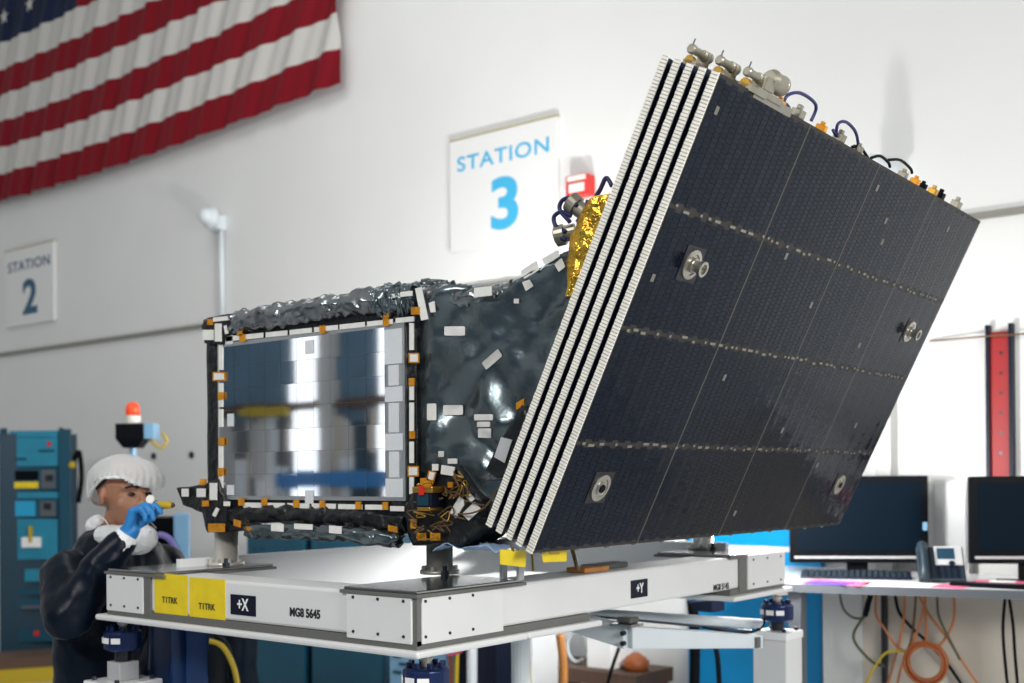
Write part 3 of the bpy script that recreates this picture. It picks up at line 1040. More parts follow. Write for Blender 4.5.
lump('wrapped_bracket', [(177, 488), (206, 483), (218, 480), (226, 503), (222, 532), (208, 532), (203, 512), (183, 505)], -0.035, 0.12, M_foilk)
lump('wrapped_corner', [(202, 326), (208, 318), (236, 313), (243, 326), (226, 334), (222, 344), (205, 343)], -0.036, 0.08, M_foilk, 0.004)
lump('wrapped_corner', [(404, 515), (412, 494), (438, 468), (456, 466), (470, 486), (482, 500), (478, 528), (462, 544), (414, 544)], -0.03, 0.10, M_foilk, 0.014, 10)
lump('foil_flap', [(486, 470), (504, 436), (522, 405), (528, 412), (505, 474), (497, 478)], -0.12, -0.03, M_foilk, 0.004)
tape([(494, 457), (501, 437), (512, 440), (504.5, 463)], M_silver, 'grey_patch', -0.128)
lump('foil_flap', [(480, 478), (494, 470), (503, 477), (490, 481)], -0.10, -0.03, M_foilf, 0.004)

# connector module on the near corner
cm = at(431, 497, YB - 0.06)
b = B(); box(b, (cm.x - 0.027, YB - 0.09, cm.z - 0.026), (cm.x + 0.027, YB - 0.03, cm.z + 0.022)); conn = obj('connector_module', b, M_label, sat, bevel=0.003)
b = B(); box(b, (cm.x - 0.036, YB - 0.095, cm.z + 0.012), (cm.x + 0.036, YB - 0.035, cm.z + 0.028)); obj('shell', b, M_brass, conn, bevel=0.002)
b = B(); box(b, (cm.x - 0.022, YB - 0.092, cm.z - 0.036), (cm.x + 0.024, YB - 0.04, cm.z - 0.0265)); obj('shell', b, M_brass, conn, bevel=0.002)
b = B(); box(b, (cm.x - 0.020, YB - 0.0925, cm.z - 0.022), (cm.x + 0.020, YB - 0.0905, cm.z + 0.010)); obj('face', b, M_teald, conn)
b = B(); box(b, (cm.x - 0.007, YB - 0.100, cm.z + 0.006), (cm.x + 0.008, YB - 0.0955, cm.z + 0.03)); obj('red_tab', b, M_red, conn)
# tan wiring around the corner
for k in range(16):
    a = V((random.uniform(412, 470), random.uniform(488, 535), 0))
    b = B()
    pts = []
    for q in range(5):
        pts.append(at(a.x + random.uniform(-5, 5) + q * random.uniform(-1, 7) - 8, a.y + random.uniform(-7, 7), YB - 0.05 - 0.02 * random.random()))
    tube(b, pts, 0.0019, 6)
    obj('harness_wire', b, M_tanc if k % 4 else M_brass, sat)
for k in range(6):
    a = V((random.uniform(452, 462), random.uniform(470, 500), 0))
    b = B()
    tube(b, [at(a.x + random.uniform(-6, 10), a.y + random.uniform(-9, 9), YB - 0.045 - 0.02 * random.random()) for q in range(5)], 0.002, 6)
    obj('harness_wire', b, M_tanc if k % 2 else M_brass, sat)
b = B(); tube(b, [at(458, 514, YB - 0.05), at(472, 513, YB - 0.06), at(486, 506, YB - 0.05), at(497, 490, YB - 0.04)], 0.0025, 6); obj('harness_wire', b, M_tanc, sat)

# gold foil and connectors above, behind the stack
b = B()
gp = [at(566, 296, YB - 0.01), at(567, 262, YB - 0.01), at(572, 236, YB - 0.01), at(581, 216, YB - 0.01), at(594, 196, YB - 0.01), at(640, 190, YB - 0.01), at(590, 296, YB - 0.01)]
prism(b, gp, V((0, 0.5, 0)))
for ax, lo, hi in ((0, -2, -1), (2, 1.8, 2.6)):
    gridcut(b, ax, lo, hi, 0.025)
gridcut(b, 1, YB - 0.01, YB + 0.5, 0.06)
crumple(b, 0.012, 12)
obj('gold_foil', b, M_gold, sat, smooth=False)
for (px, py, ax) in ((565, 234, (-1, -0.4, -0.2)), (577, 207, (-0.7, -0.3, 0.7))):
    p = at(px, py, YB + 0.15)
    b = B(); lathe(b, p - V(ax).normalized() * 0.03, ax, [(0, 0.022), (0.03, 0.022), (0.031, 0.028), (0.055, 0.028), (0.06, 0.018)], 18); obj('round_connector', b, M_beige, sat)
for pts in (((566, 232), (556, 226), (554, 217), (561, 212), (571, 216)), ((570, 222), (560, 210), (562, 201), (570, 198), (577, 206)), ((566, 240), (559, 236), (557, 226)), ((590, 205), (600, 190), (606, 178), (612, 186)), ((577, 222), (585, 212), (588, 200))):
    b = B(); tube(b, [at(x, y, YB + 0.13) for x, y in pts], 0.006, 8); obj('connector_cable', b, M_cable, sat)

# ---- the folded stack
TI, AZ = 0.4548, -0.0171
A = V((math.sin(AZ), math.cos(AZ), 0))
PX = V((math.cos(AZ), -math.sin(AZ), 0))
E = PX * math.sin(TI) + UP * math.cos(TI)
N = PX * math.cos(TI) - UP * math.sin(TI)
B0 = V((-1.7225, 2.22, 1.3176))
H, L, TK = 1.1634, 1.888, 0.156
PM = Matrix((A, N, E)).transposed().to_4x4()
PM.translation = B0
# local: x along the bottom edge, y outwards from the face, z up the left edge


def pl(x, y, z):
    return PM @ V((x, y, z))


PT = 0.0182
PITCH = (TK - PT) / 4
for k in range(5):
    yo = -k * PITCH
    b = B()
    box(b, (0.004, yo - PT, 0.002), (L - 0.004, yo - 0.001, H - 0.002), M=PM)
    pan = obj('folded_panel', b, M_back, sat)
    b = B()
    n = 150
    prof = []
    for q in range(n):
        za, zc, ze = H * q / n, H * (q + 0.83) / n, H * (q + 1) / n
        j = random.uniform(-0.0008, 0.0008)
        prof += [(j, za), (j, zc), (0.0028, zc + 0.0002), (0.0028, ze - 0.0002)]
    lo_, hi_ = yo - PT + 0.0005, yo + (0.0008 if k == 0 else -0.0002)
    pv = [(b.verts.new(pl(x, lo_, z)), b.verts.new(pl(x, hi_, z)), b.verts.new(pl(0.0045, hi_, z)), b.verts.new(pl(0.0045, lo_, z))) for x, z in prof]
    for q, ((a0, b0, c0, d0), (a1, b1, c1_, d1)) in enumerate(zip(pv, pv[1:])):
        b.faces.new((a0, b0, b1, a1)).material_index = 0 if q % 4 == 0 else 1
        b.faces.new((b0, c0, c1_, b1)); b.faces.new((d0, a0, a1, d1)); b.faces.new((c0, d0, d1, c1_))
    b.faces.new(pv[0][::-1]); b.faces.new(pv[-1])
    bmesh.ops.recalc_face_normals(b, faces=b.faces[:])
    obj('edge_strip', b, [M_edge, M_bolt], pan)
    if k:
        # spacer shims holding the gap between panels
        b = B()
        box(b, (0.03, yo, 0.02), (L - 0.03, yo + PITCH - PT, H - 0.02), M=PM)
        obj('gap_liner', b, M_back, pan)
    else:
        front_panel = pan

# cells of the front panel
b = B()
box(b, (0.004, -0.001, 0.002), (L - 0.001, 0.0006, H - 0.001), 1, M=PM)
NC, NR = 16, 24
for cq in range(4):
    for rq in range(4):
        xa, xb = 0.006 + (L - 0.012) * cq / 4 + 0.003, 0.006 + (L - 0.012) * (cq + 1) / 4 - 0.003
        za, zc = 0.004 + (H - 0.008) * rq / 4 + 0.005, 0.004 + (H - 0.008) * (rq + 1) / 4 - 0.005
        gx, gz = random.gauss(0, 0.006), random.gauss(0, 0.006)
        dx, dz = (xb - xa) / NC, (zc - za) / NR
        for i in range(NC):
            sh = 0.5 * dz if i % 2 else 0
            for j in range(NR - (1 if i % 2 else 0)):
                tx, tz = gx + random.gauss(0, 0.005), gz + random.gauss(0, 0.009)
                bx_, bz_ = 0.012 * math.sin(i * 2.1 + cq), 0.0
                x0_, x1_ = xa + dx * i + 0.0016, xa + dx * (i + 1)
                z0_, z1_ = za + dz * j + sh + 0.0009, za + dz * (j + 1) + sh
                xm_, zm_ = (x0_ + x1_) / 2, (z0_ + z1_) / 2
                q = [b.verts.new(pl(x, 0.0018 + (x - xm_) * (tx + bx_) + (z - zm_) * tz, z)) for x, z in ((x0_, z0_), (x1_, z0_), (x1_, z1_), (x0_, z1_))]
                b.faces.new(q[::-1]).material_index = 0
# tabs along the row joints and marks
for rq in (1, 2, 3):
    z = 0.004 + (H - 0.008) * rq / 4
    x = 0.03
    while x < L - 0.05:
        w = random.choice((0.009, 0.012, 0.02, 0.026)) if x < L * 0.55 else random.choice((0.008, 0.01, 0.018))
        dz_ = random.choice((0, 0, 0, -0.004, 0.004))
        box(b, (x, 0.0015, z - 0.0032 + dz_), (x + w, 0.0034, z + 0.0032 + dz_), 2, M=PM)
        x += w + random.choice((0.014, 0.02, 0.03, 0.05))
for (fx_, fz_) in ((0.02, 0.93), (0.024, 0.60), (0.52, 0.94), (0.62, 0.83), (0.60, 0.88), (0.47, 0.63), (0.71, 0.56), (0.33, 0.72), (0.56, 0.30), (0.30, 0.42), (0.76, 0.20), (0.52, 0.06), (0.86, 0.93), (0.85, 0.33)):
    for dd in (0, 0.007):
        box(b, (L * fx_ + dd, 0.0015, H * fz_), (L * fx_ + dd + 0.005, 0.0034, H * fz_ + 0.018), 2, M=PM)
for cq in (1, 2, 3):
    x = 0.006 + (L - 0.012) * cq / 4
    box(b, (x - 0.0012, 0.0008, 0.004), (x + 0.0012, 0.0028, H - 0.004), 3, M=PM)
cells = obj('cell_field', b, [M_cell, M_cellg, M_dash, M_seam], front_panel)


def on_panel(px, py):
    d = ray(px, py)
    t = (B0 - V((0, 0, EYE))).dot(N) / d.dot(N)
    q = PM.inverted() @ (V((0, 0, EYE)) + d * t)
    return q.x, q.z


# hold-down fittings
for (px, py, tub) in ((690, 264, 1), (599, 487, 0), (908, 331, 1), (838, 484, 0)):
    x, z = on_panel(px, py)
    r = 0.036
    b = B(); box(b, (x - 0.043, 0.0020, z - 0.043), (x + 0.043, 0.0036, z + 0.043), M=PM); base = obj('fitting_pad', b, M_pad, front_panel)
    b = B(); lathe(b, pl(x, 0.0037, z), N, [(0, r), (0.004, r), (0.005, r * 0.72), (0.002, r * 0.70), (0.002, r * 0.5), (0.006, r * 0.48), (0.006, r * 0.3)], 32); ring = obj('fitting_ring', b, M_alu, base)
    if tub:
        b = B(); lathe(b, pl(x, 0.0085, z), N, [(0, 0.018), (0.006, 0.018), (0.007, 0.014), (0.022, 0.014), (0.023, 0.019), (0.032, 0.019), (0.032, 0.012), (0.02, 0.011)], 24); obj('fitting_tube', b, M_alu, base)
    else:
        b = B(); lathe(b, pl(x, 0.0105, z), N, [(0, 0.011), (0.002, 0.011)], 20); obj('fitting_bore', b, M_black, base)

# hinge and release mechanism on the top edge
for k, (px, py) in enumerate(((697, 66), (722, 74), (748, 84))):
    yo = -0.105 + 0.047 * k
    xo = 0.072 + 0.05 * k
    z = H + 0.010
    b = B()
    box(b, (xo - 0.035, yo - 0.018, H - 0.004), (xo + 0.045, yo + 0.018, H + 0.010), M=PM)
    box(b, (xo + 0.012, yo - 0.016, H + 0.010), (xo + 0.018, yo + 0.016, H + 0.040), M=PM)
    hb = obj('hinge_bracket', b, M_beige, sat)
    b = B(); lathe(b, pl(xo - 0.05, yo, z + 0.022), A, [(0, 0.008), (0.003, 0.011), (0.012, 0.011), (0.013, 0.009), (0.055, 0.009), (0.056, 0.012), (0.085, 0.012)], 18); obj('hinge_pin', b, M_beige, hb)
    b = B(); cyl(b, pl(xo - 0.035, yo - 0.004, z + 0.0), pl(xo - 0.02, yo - 0.004, z + 0.0), 0.011, 14); obj('bushing', b, M_brass, hb)
    b = B(); cyl(b, pl(xo - 0.046, yo, z + 0.030), pl(xo - 0.046, yo, z + 0.044), 0.0016, 6); obj('safety_pin', b, M_cable, hb)
b = B()
box(b, (0.17, -0.03, H - 0.002), (0.30, 0.006, H + 0.014), M=PM)
box(b, (0.195, -0.03, H + 0.014), (0.245, 0.004, H + 0.045), M=PM)
drv = obj('release_motor', b, M_beige, sat, bevel=0.003)
b = B(); lathe(b, pl(0.225, -0.012, H + 0.042), A, [(0, 0.018), (0.015, 0.025), (0.02, 0.025), (0.022, 0.023), (0.06, 0.023), (0.061, 0.024), (0.068, 0.024)], 24); obj('motor_can', b, M_beige, drv)
b = B(); box(b, (0.165, -0.002, H - 0.012), (0.36, 0.003, H + 0.008), M=PM); obj('mounting_rail', b, M_dash, drv)
# cables and clips along the top edge


def ptop(px, py, y=-0.01):
    d = ray(px, py)
    o0 = B0 + N * y
    t = (o0 - V((0, 0, EYE))).dot(N) / d.dot(N)
    return V((0, 0, EYE)) + d * t


for pts in (((770, 100), (782, 102), (789, 108), (788, 118)), ((783, 104), (788, 95), (800, 93), (813, 101), (816, 109), (811, 121)), ((833, 130), (836, 136)),
            ((836, 136), (838, 124), (846, 122), (855, 131), (858, 143), (857, 152)), ((852, 147), (860, 147), (868, 158)), ((871, 158), (880, 156), (888, 162), (890, 167)), ((888, 160), (900, 160), (910, 168), (912, 173))):
    b = B(); tube(b, [ptop(x, y, -0.02) for x, y in pts], 0.0042, 8); obj('top_cable', b, M_cable if pts[0][0] < 850 else M_black, sat)
for (px, py, w, m) in ((786, 103, 0.012, M_kap), (805, 112, 0.022, M_beige), (828, 127, 0.012, M_kap), (845, 139, 0.020, M_beige), (862, 153, 0.012, M_beige), (908, 176, 0.014, M_beige), (919, 185, 0.015, M_kap), (927, 188, 0.012, M_black), (938, 192, 0.018, M_brass), (945, 196, 0.02, M_black), (962, 203, 0.026, M_beige)):
    x, z = on_panel(px, py)
    w *= 0.68
    b = B(); box(b, (x - w, -0.03, H - 0.001), (x + w, -0.002, H + 0.010 + w * 0.6), M=PM); box(b, (x - w * 0.6, -0.022, H + 0.010 + w * 0.6), (x + w * 0.4, -0.01, H + 0.014 + w * 1.1), M=PM)
    obj('cable_clip', b, m, sat, bevel=0.002)
for k in range(13):
    x = 0.06 + k * 0.14 + random.uniform(-0.01, 0.01)
    b = B(); box(b, (x, -0.012, -0.006), (x + 0.014, -0.004, 0.001), M=PM)
    obj('edge_stud', b, M_dash, front_panel)

# ------------------------------------------------------------------ loose things on and about the frame
wp = thing('cleanroom_wipe', 'crumpled pale blue wipe lying under the lower end of the panel stack', 'wipe', atz(475, 552, FT + 0.004))
b = B()
c = V((-2.02, 2.46, FT + 0.10))
for v in bmesh.ops.create_grid(b, x_segments=26, y_segments=22, size=1)['verts']:
    q = V((v.co.x * 0.115, v.co.y * 0.14, 0))
    v.co = c + q + V((0, 0, 0.022 * crease(q + c, 14) + 0.01 * crease(q, 30)))
bmesh.ops.solidify(b, geom=b.faces[:], thickness=0.002)
o = obj('cloth', b, M_wipe, wp, smooth=True)
q = atz(512, 581, FT)
pr_ = thing('panel_rest', 'grey bracket standing on the frame below the near bottom corner of the stack', 'bracket', q)
for dx in (-0.035, 0.024):
    b = B(); box(b, (q.x + dx, q.y - 0.012, FT + 0.0045), (q.x + dx + 0.010, q.y + 0.012, FT + 0.10)); obj('leg', b, M_silver, pr_, bevel=0.002)
b = B(); box(b, (q.x - 0.06, q.y - 0.03, FT + 0.1005), (q.x + 0.04, q.y + 0.03, FT + 0.112)); obj('rest_plate', b, M_silver, pr_, bevel=0.002)

for k, (q, lab) in enumerate((([(499.7, 549.5), (526, 550.5), (525, 567), (499.7, 564)], 'yellow tag hanging below the near corner of the panel stack'),
                              ([(541, 551), (566.5, 550), (566, 561), (542.5, 562)], 'smaller yellow tag below the panel face, right of its neighbour'))):
    t = thing('warning_tag', lab, 'tag', ptop(q[2][0], q[2][1], -0.03 - 0.02 * (1 - k)), 'yellow tags under the panel stack')
    b = B(); slab(b, [ptop(x, y, -0.03 - 0.02 * (1 - k)) for x, y in q], N * 0.002); obj('tag_card', b, M_yel, t)
    mx = (q[0][0] + q[1][0]) / 2
    b = B(); tube(b, [ptop(mx, q[0][1] + 1, -0.03 - 0.02 * (1 - k)), ptop(mx - 1, q[0][1] - 4, -0.03 - 0.02 * (1 - k))], 0.004, 6, smooth_n=0); obj('tie', b, M_tanc, t)
    if k == 1:
        b = B(); slab(b, [ptop(x, y, -0.0275) for x, y in ((548, 549), (560, 549), (558, 553.5), (550, 553.5))], N * 0.004); obj('tag_clip', b, M_brass, t)

b = B(); tube(b, [V((-2.1, 2.72, FT + 0.11)), V((-2.06, 2.74, FT + 0.13)), V((-2.02, 2.78, FT + 0.10)), V((-2.0, 2.80, FT + 0.01))], 0.006, 8)
tag(obj('test_cable', b, M_tanc), 'brown test cable arching onto the frame top beside the wipe', 'cable')
b = B(); tube(b, [V((-2.16, 2.66, FT + 0.10)), V((-2.12, 2.68, FT + 0.12)), V((-2.09, 2.69, FT + 0.08)), V((-2.08, 2.69, FT + 0.01))], 0.0035, 8)
tag(obj('test_cable', b, M_yelc), 'thin yellow cable dropping onto the frame top beside the near post', 'cable')
b = B()
p = atx(600, 569, FXR - 0.06)
box(b, (FXR - 0.12, p.y - 0.02, FT - 0.005), (FXR - 0.06, p.y + 0.16, FT + 0.012))
tag(obj('toggle_clamp', b, M_gap, bevel=0.004), 'small grey clamp lying on top of the right hand beam', 'clamp')
b = B(); box(b, (FXR - 0.10, 2.86, FT - 0.005), (FXR - 0.03, 2.99, FT + 0.010))
tag(obj('shim_block', b, M_wood, bevel=0.003), 'thin tan shim block on top of the right hand beam', 'block')

# ------------------------------------------------------------------ the person
HC = V((-3.620, 2.35, 1.455))       # middle of the head
hs = 1.06
fw, lf = V((1, 0, 0)), V((0, 1, 0))


def hp(f, l, u):
    return HC + (fw * f + lf * l + UP * u) * hs


per = thing('person', 'person in navy smock, white hair cap and lowered mask shining a yellow penlight', 'person', (-3.66, 2.35, 0))
RS, LS_ = V((-3.67, 2.14, 1.19)), V((-3.67, 2.56, 1.19))
RE, LE = V((-3.53, 2.08, 1.06)), V((-3.68, 2.64, 0.93))
RW, LW = V((-3.400, 2.225, 1.335)), V((-3.66, 2.62, 0.72))
b = B()
# skull, jaw, face
ball(b, hp(-0.012, 0, 0.03), (0.098 * hs, 0.077 * hs, 0.095 * hs), seg=24)
ball(b, hp(0.030, 0, -0.035), (0.066 * hs, 0.062 * hs, 0.088 * hs), seg=24)
ball(b, hp(0.062, 0, -0.095), (0.034 * hs, 0.036 * hs, 0.026 * hs))
ball(b, hp(0.062, 0, 0.020), (0.030 * hs, 0.056 * hs, 0.018 * hs))
cone(b, hp(0.085, 0, 0.012), hp(0.112, 0, -0.030), 0.010, 0.0145)
for s_ in (-1, 1):
    ball(b, hp(0.098, s_ * 0.014, -0.034), 0.010)
    ball(b, hp(0.050, s_ * 0.038, -0.030), (0.030, 0.028, 0.034))
    ball(b, hp(-0.012, s_ * 0.078, -0.010), (0.020, 0.009, 0.032), rot=Matrix.Rotation(s_ * 0.3, 3, 'Z'))
ball(b, hp(0.092, 0, -0.066), (0.012, 0.024, 0.009))
# neck and trunk
cone(b, hp(-0.02, 0, -0.07), V((-3.665, 2.35, 1.20)), 0.056, 0.062)
cone(b, V((-3.665, 2.35, 1.17)), V((-3.665, 2.35, 0.80)), 0.13, 0.12)
cone(b, RS, LS_, 0.055, 0.055)
cone(b, V((-3.665, 2.28, 0.82)), V((-3.665, 2.42, 0.82)), 0.13, 0.13)
for s_ in (-1, 1):
    y = 2.35 + s_ * 0.09
    cone(b, V((-3.665, y, 0.78)), V((-3.64, y, 0.42)), 0.085, 0.056)
    cone(b, V((-3.64, y, 0.42)), V((-3.67, y, 0.07)), 0.054, 0.036)
    cone(b, V((-3.69, y, 0.035)), V((-3.53, y, 0.028)), 0.036, 0.026)
cone(b, RS, RE, 0.05, 0.04); cone(b, RE, RW, 0.04, 0.028)
cone(b, LS_, LE, 0.05, 0.04); cone(b, LE, LW, 0.04, 0.028)


def hand_pts(W, pd, sd, nd, curls, thumb):
    """wrist W, palm direction pd, thumb side sd, palm normal nd -> list of capsules (a, b, ra, rb)"""
    out = []
    pd, sd, nd = V(pd).normalized(), V(sd).normalized(), V(nd).normalized()
    for k, off in enumerate((0.027, 0.009, -0.009, -0.026)):
        out.append((W + sd * off * 0.6, W + pd * (0.078 - 0.004 * abs(k - 1)) + sd * off, 0.014, 0.0115))
        base = W + pd * (0.080 - 0.004 * abs(k - 1)) + sd * off
        d = pd.copy()
        ln = (0.040, 0.044, 0.041, 0.033)[k]
        ax = sd
        p = base
        for j, (fr_, r0, r1) in enumerate(((1.0, 0.0098, 0.0090), (0.68, 0.0088, 0.0080), (0.56, 0.0078, 0.0066))):
            d = Matrix.Rotation(curls[k][j], 3, ax) @ d
            q = p + d * ln * fr_
            out.append((p, q, r0, r1))
            p = q
    tb = W + pd * 0.025 + sd * 0.024 + nd * 0.008
    pts = [tb] + [W + pd * a + sd * c_ + nd * e for a, c_, e in thumb]
    for j in range(3):
        out.append((pts[j], pts[j + 1], (0.0135, 0.011, 0.0095)[j], (0.011, 0.0095, 0.0075)[j]))
    return out


# right hand: raised to the face, fingers pinching the penlight
pdR = V((0.30, 0.16, 0.92))
ndR = V((0.75, 0.35, -0.45))
ndR = (ndR - pdR.normalized() * ndR.dot(pdR.normalized())).normalized()
sdR = pdR.normalized().cross(ndR)
if sdR.y > 0 and False:
    sdR = -sdR
# finger bend axis must bring the tips towards the palm normal
_t = Matrix.Rotation(0.5, 3, sdR) @ pdR.normalized()
sg = 1 if _t.dot(ndR) > 0 else -1
HR = hand_pts(RW, pdR, sdR, ndR, [[sg * a for a in c_] for c_ in ((0.55, 0.85, 0.45), (0.75, 0.95, 0.5), (0.95, 1.05, 0.6), (1.05, 1.1, 0.6))],
              ((0.050, 0.036, 0.030), (0.078, 0.034, 0.050), (0.098, 0.026, 0.058)))
HL = hand_pts(LW, V((0.1, 0.0, -1)), V((1, 0, 0)), V((0, -1, 0)), [[-0.3, -0.4, -0.3]] * 4, ((0.05, 0.045, 0.01), (0.075, 0.05, 0.02), (0.10, 0.048, 0.025)))
for a_, c_, r0, r1 in HR + HL:
    cone(b, a_, c_, r0, r1, 10)
body = obj('body', voxel(b, 0.0048, 3), M_skin, per, smooth=True)
# gloves
for name, HH, W_, E_ in (('glove', HR, RW, RE), ('glove', HL, LW, LE)):
    b = B()
    for a_, c_, r0, r1 in HH:
        cone(b, a_, c_, r0 + 0.0022, r1 + 0.0022, 12)
    dd = (E_ - W_).normalized()
    cone(b, W_ - dd * 0.005, W_ + dd * 0.035, 0.031, 0.034)
    obj(name, voxel(b, 0.0032, 2), M_glove, per, smooth=True, label='blue nitrile glove')
# white cuff on the raised arm
dd = (RE - RW).normalized()
b = B(); lathe(b, RW + dd * 0.012, dd, [(0, 0.036), (0.012, 0.040), (0.03, 0.043), (0.055, 0.044), (0.056, 0.036)], 22)
bmesh.ops.subdivide_edges(b, edges=b.edges[:], cuts=1)
crumple(b, 0.003, 40)
obj('cuff', b, M_mask, per, smooth=True)
# eyes and brows
for s_ in (-1, 1):
    b = B(); ball(b, hp(0.088, s_ * 0.032, 0.000), (0.010, 0.013, 0.0075)); e_ = obj('eye', b, M_eye, body, smooth=True)
    b = B(); tube(b, [hp(0.098, s_ * 0.014, 0.021), hp(0.0975, s_ * 0.032, 0.027), hp(0.082, s_ * 0.052, 0.020)], 0.0038, 8); obj('eyebrow', b, M_hair, body)
b = B(); ball(b, hp(0.100, 0, -0.066), (0.007, 0.020, 0.0055)); obj('lips', b, M_lip, body, smooth=True)
b = B(); ball(b, hp(-0.030, 0, 0.050), (0.098, 0.088, 0.076), seg=24)
bh = voxel(b, 0.006, 2)
obj('hair', bh, M_hair, per, smooth=True)
# bouffant cap
b = B()
ball(b, hp(-0.006, 0, 0.042), (0.120 * hs, 0.108 * hs, 0.092 * hs), seg=40)
ball(b, hp(-0.046, 0, 0.012), (0.085 * hs, 0.096 * hs, 0.095 * hs), seg=30)
ball(b, hp(0.072, 0.012, 0.045), (0.062 * hs, 0.085 * hs, 0.066 * hs), seg=30)
cp_ = voxel(b, 0.008, 6)
low = hp(0, 0, 0).z
dele = [v for v in cp_.verts if (v.co.z < HC.z + 0.050 * hs + 0.62 * min(0, (v.co.x - HC.x - 0.03)) - 0.9 * max(0, v.co.x - HC.x - 0.095) - 0.25 * max(0, v.co.y - HC.y))]
bmesh.ops.delete(cp_, geom=dele, context='VERTS')
cp_.normal_update()
for v in cp_.verts:
    an = math.atan2(v.co.y - HC.y, v.co.x - HC.x)
    hh = max(0, min(1, 1 - (v.co.z - HC.z - 0.02) / 0.12))
    v.co += v.normal * (0.0045 * hh * math.sin(an * 34 + 3 * noise.noise(v.co * 20)) + 0.006 * noise.noise(v.co * 16))
cap = obj('hair_cap', cp_, M_cap, per, smooth=True, label='white translucent bouffant hair cap')
b = B()
ring_ = []
for k in range(40):
    a = 2 * math.pi * k / 40
    x = 0.118 * math.cos(a)
    ring_.append(hp(x - 0.005, 0.099 * math.sin(a), 0.054 + 0.62 * min(0, x - 0.03) - 0.9 * max(0, x - 0.095) - 0.25 * max(0, 0.099 * math.sin(a))))
tube(b, ring_, 0.0055, 8, closed=True, smooth_n=2)
obj('elastic_band', b, M_mask, cap)
# lowered mask hanging under the chin, with its straps
b = B()
ball(b, hp(0.085, -0.020, -0.145), (0.066, 0.078, 0.056), seg=24)
cone(b, hp(0.000, -0.075, -0.135), hp(0.06, -0.06, -0.145), 0.038, 0.05)
ball(b, hp(0.045, -0.062, -0.150), (0.050, 0.034, 0.052), seg=24)
ball(b, hp(0.040, 0.055, -0.145), (0.05, 0.034, 0.045), seg=24)
mk = voxel(b, 0.006, 4)
crumple(mk, 0.005, 26)
mask = obj('face_mask', mk, M_mask, per, smooth=True, label='white mask pulled down under the chin')
for s_ in (-1, 1):
    b = B(); tube(b, [hp(0.05, s_ * 0.085, -0.115), hp(0.01, s_ * 0.078, -0.085), hp(-0.035, s_ * 0.080, -0.070)], 0.0022, 6)
    obj('mask_strap', b, M_mask, mask)
b = B(); ball(b, hp(-0.090, -0.045, -0.105), (0.040, 0.040, 0.040), seg=20)
ball(b, hp(-0.055, 0.02, -0.118), (0.03, 0.06, 0.03), seg=20)
ct = voxel(b, 0.006, 3)
crumple(ct, 0.005, 30)
obj('cap_tail', ct, M_mask, per, smooth=True)
# smock and trousers
b = B()
cone(b, V((-3.672, 2.35, 1.20)), V((-3.672, 2.35, 0.98)), 0.165, 0.175, 24)
cone(b, V((-3.672, 2.27, 1.12)), V((-3.665, 2.28, 0.66)), 0.150, 0.150, 24)
cone(b, V((-3.672, 2.43, 1.12)), V((-3.665, 2.42, 0.66)), 0.150, 0.150, 24)
cone(b, V((-3.685, 2.35, 1.24)), V((-3.672, 2.35, 1.16)), 0.085, 0.14, 24)
cone(b, RS + V((0, 0.02, -0.01)), RE, 0.088, 0.082, 20); cone(b, RE, RW + dd * 0.045, 0.080, 0.046, 20)
cone(b, LS_ + V((0, -0.02, -0.01)), LE, 0.088, 0.074, 20); cone(b, LE, LW + (LE - LW).normalized() * 0.03, 0.070, 0.042, 20)
sm = voxel(b, 0.011, 5)
crumple(sm, 0.014, 7)
smock = obj('smock', sm, M_navy, per, smooth=True)
b = B()
ringc = [V((-3.680 + 0.086 * math.cos(2 * math.pi * k / 24), 2.35 + 0.080 * math.sin(2 * math.pi * k / 24), 1.285 - 0.03 * math.cos(2 * math.pi * k / 24))) for k in range(24)]
tube(b, ringc, 0.017, 8, closed=True, smooth_n=2)
obj('collar', b, M_navy, smock)
b = B(); tube(b, [V((-3.50, 2.36, 1.20)), V((-3.490, 2.36, 1.05)), V((-3.505, 2.36, 0.85))], 0.006, 6); obj('zip', b, M_bolt, smock)
b = B()
for s_ in (-1, 1):
    y = 2.35 + s_ * 0.095
    cone(b, V((-3.665, y, 0.80)), V((-3.64, y, 0.42)), 0.108, 0.085, 20)
    cone(b, V((-3.64, y, 0.42)), V((-3.67, y, 0.10)), 0.085, 0.072, 20)
tr = voxel(b, 0.012, 4)
crumple(tr, 0.006, 9)
obj('trousers', tr, M_navy, per, smooth=True)
for s_ in (-1, 1):
    y = 2.35 + s_ * 0.09
    b = B(); cone(b, V((-3.70, y, 0.05)), V((-3.53, y, 0.044)), 0.049, 0.042, 18)
    obj('shoe', voxel(b, 0.008, 3), M_black, per, smooth=True)

# penlight pinched in the glove
tip = sum((V(c_) for a_, c_, r0, r1 in (HR[3], HR[7])), V()) / 2
pc = (tip + HR[-1][1]) / 2
pdx = V((0.86, 0.42, -0.03)).normalized()
p0 = pc - pdx * 0.070 + UP * 0.016
pen = thing('penlight', 'yellow penlight held in the blue glove near the face', 'penlight', p0)
b = B(); lathe(b, p0, pdx, [(0, 0.007), (0.004, 0.009), (0.05, 0.0095), (0.055, 0.012), (0.10, 0.013), (0.115, 0.011)], 18); obj('barrel', b, M_yelc, pen, smooth=True)
b = B(); lathe(b, p0 + pdx * 0.1155, pdx, [(0, 0.009), (0.006, 0.007)], 16); obj('tip', b, M_brown, pen)
b = B(); lathe(b, p0 + pdx * 0.052 + UP * 0.016 + V((0, -0.014, 0)), V((0.5, -0.8, 0.2)), [(0, 0.013), (0.008, 0.015), (0.011, 0.013)], 18); obj('lens_head', b, M_lens, pen, label='round white lens')

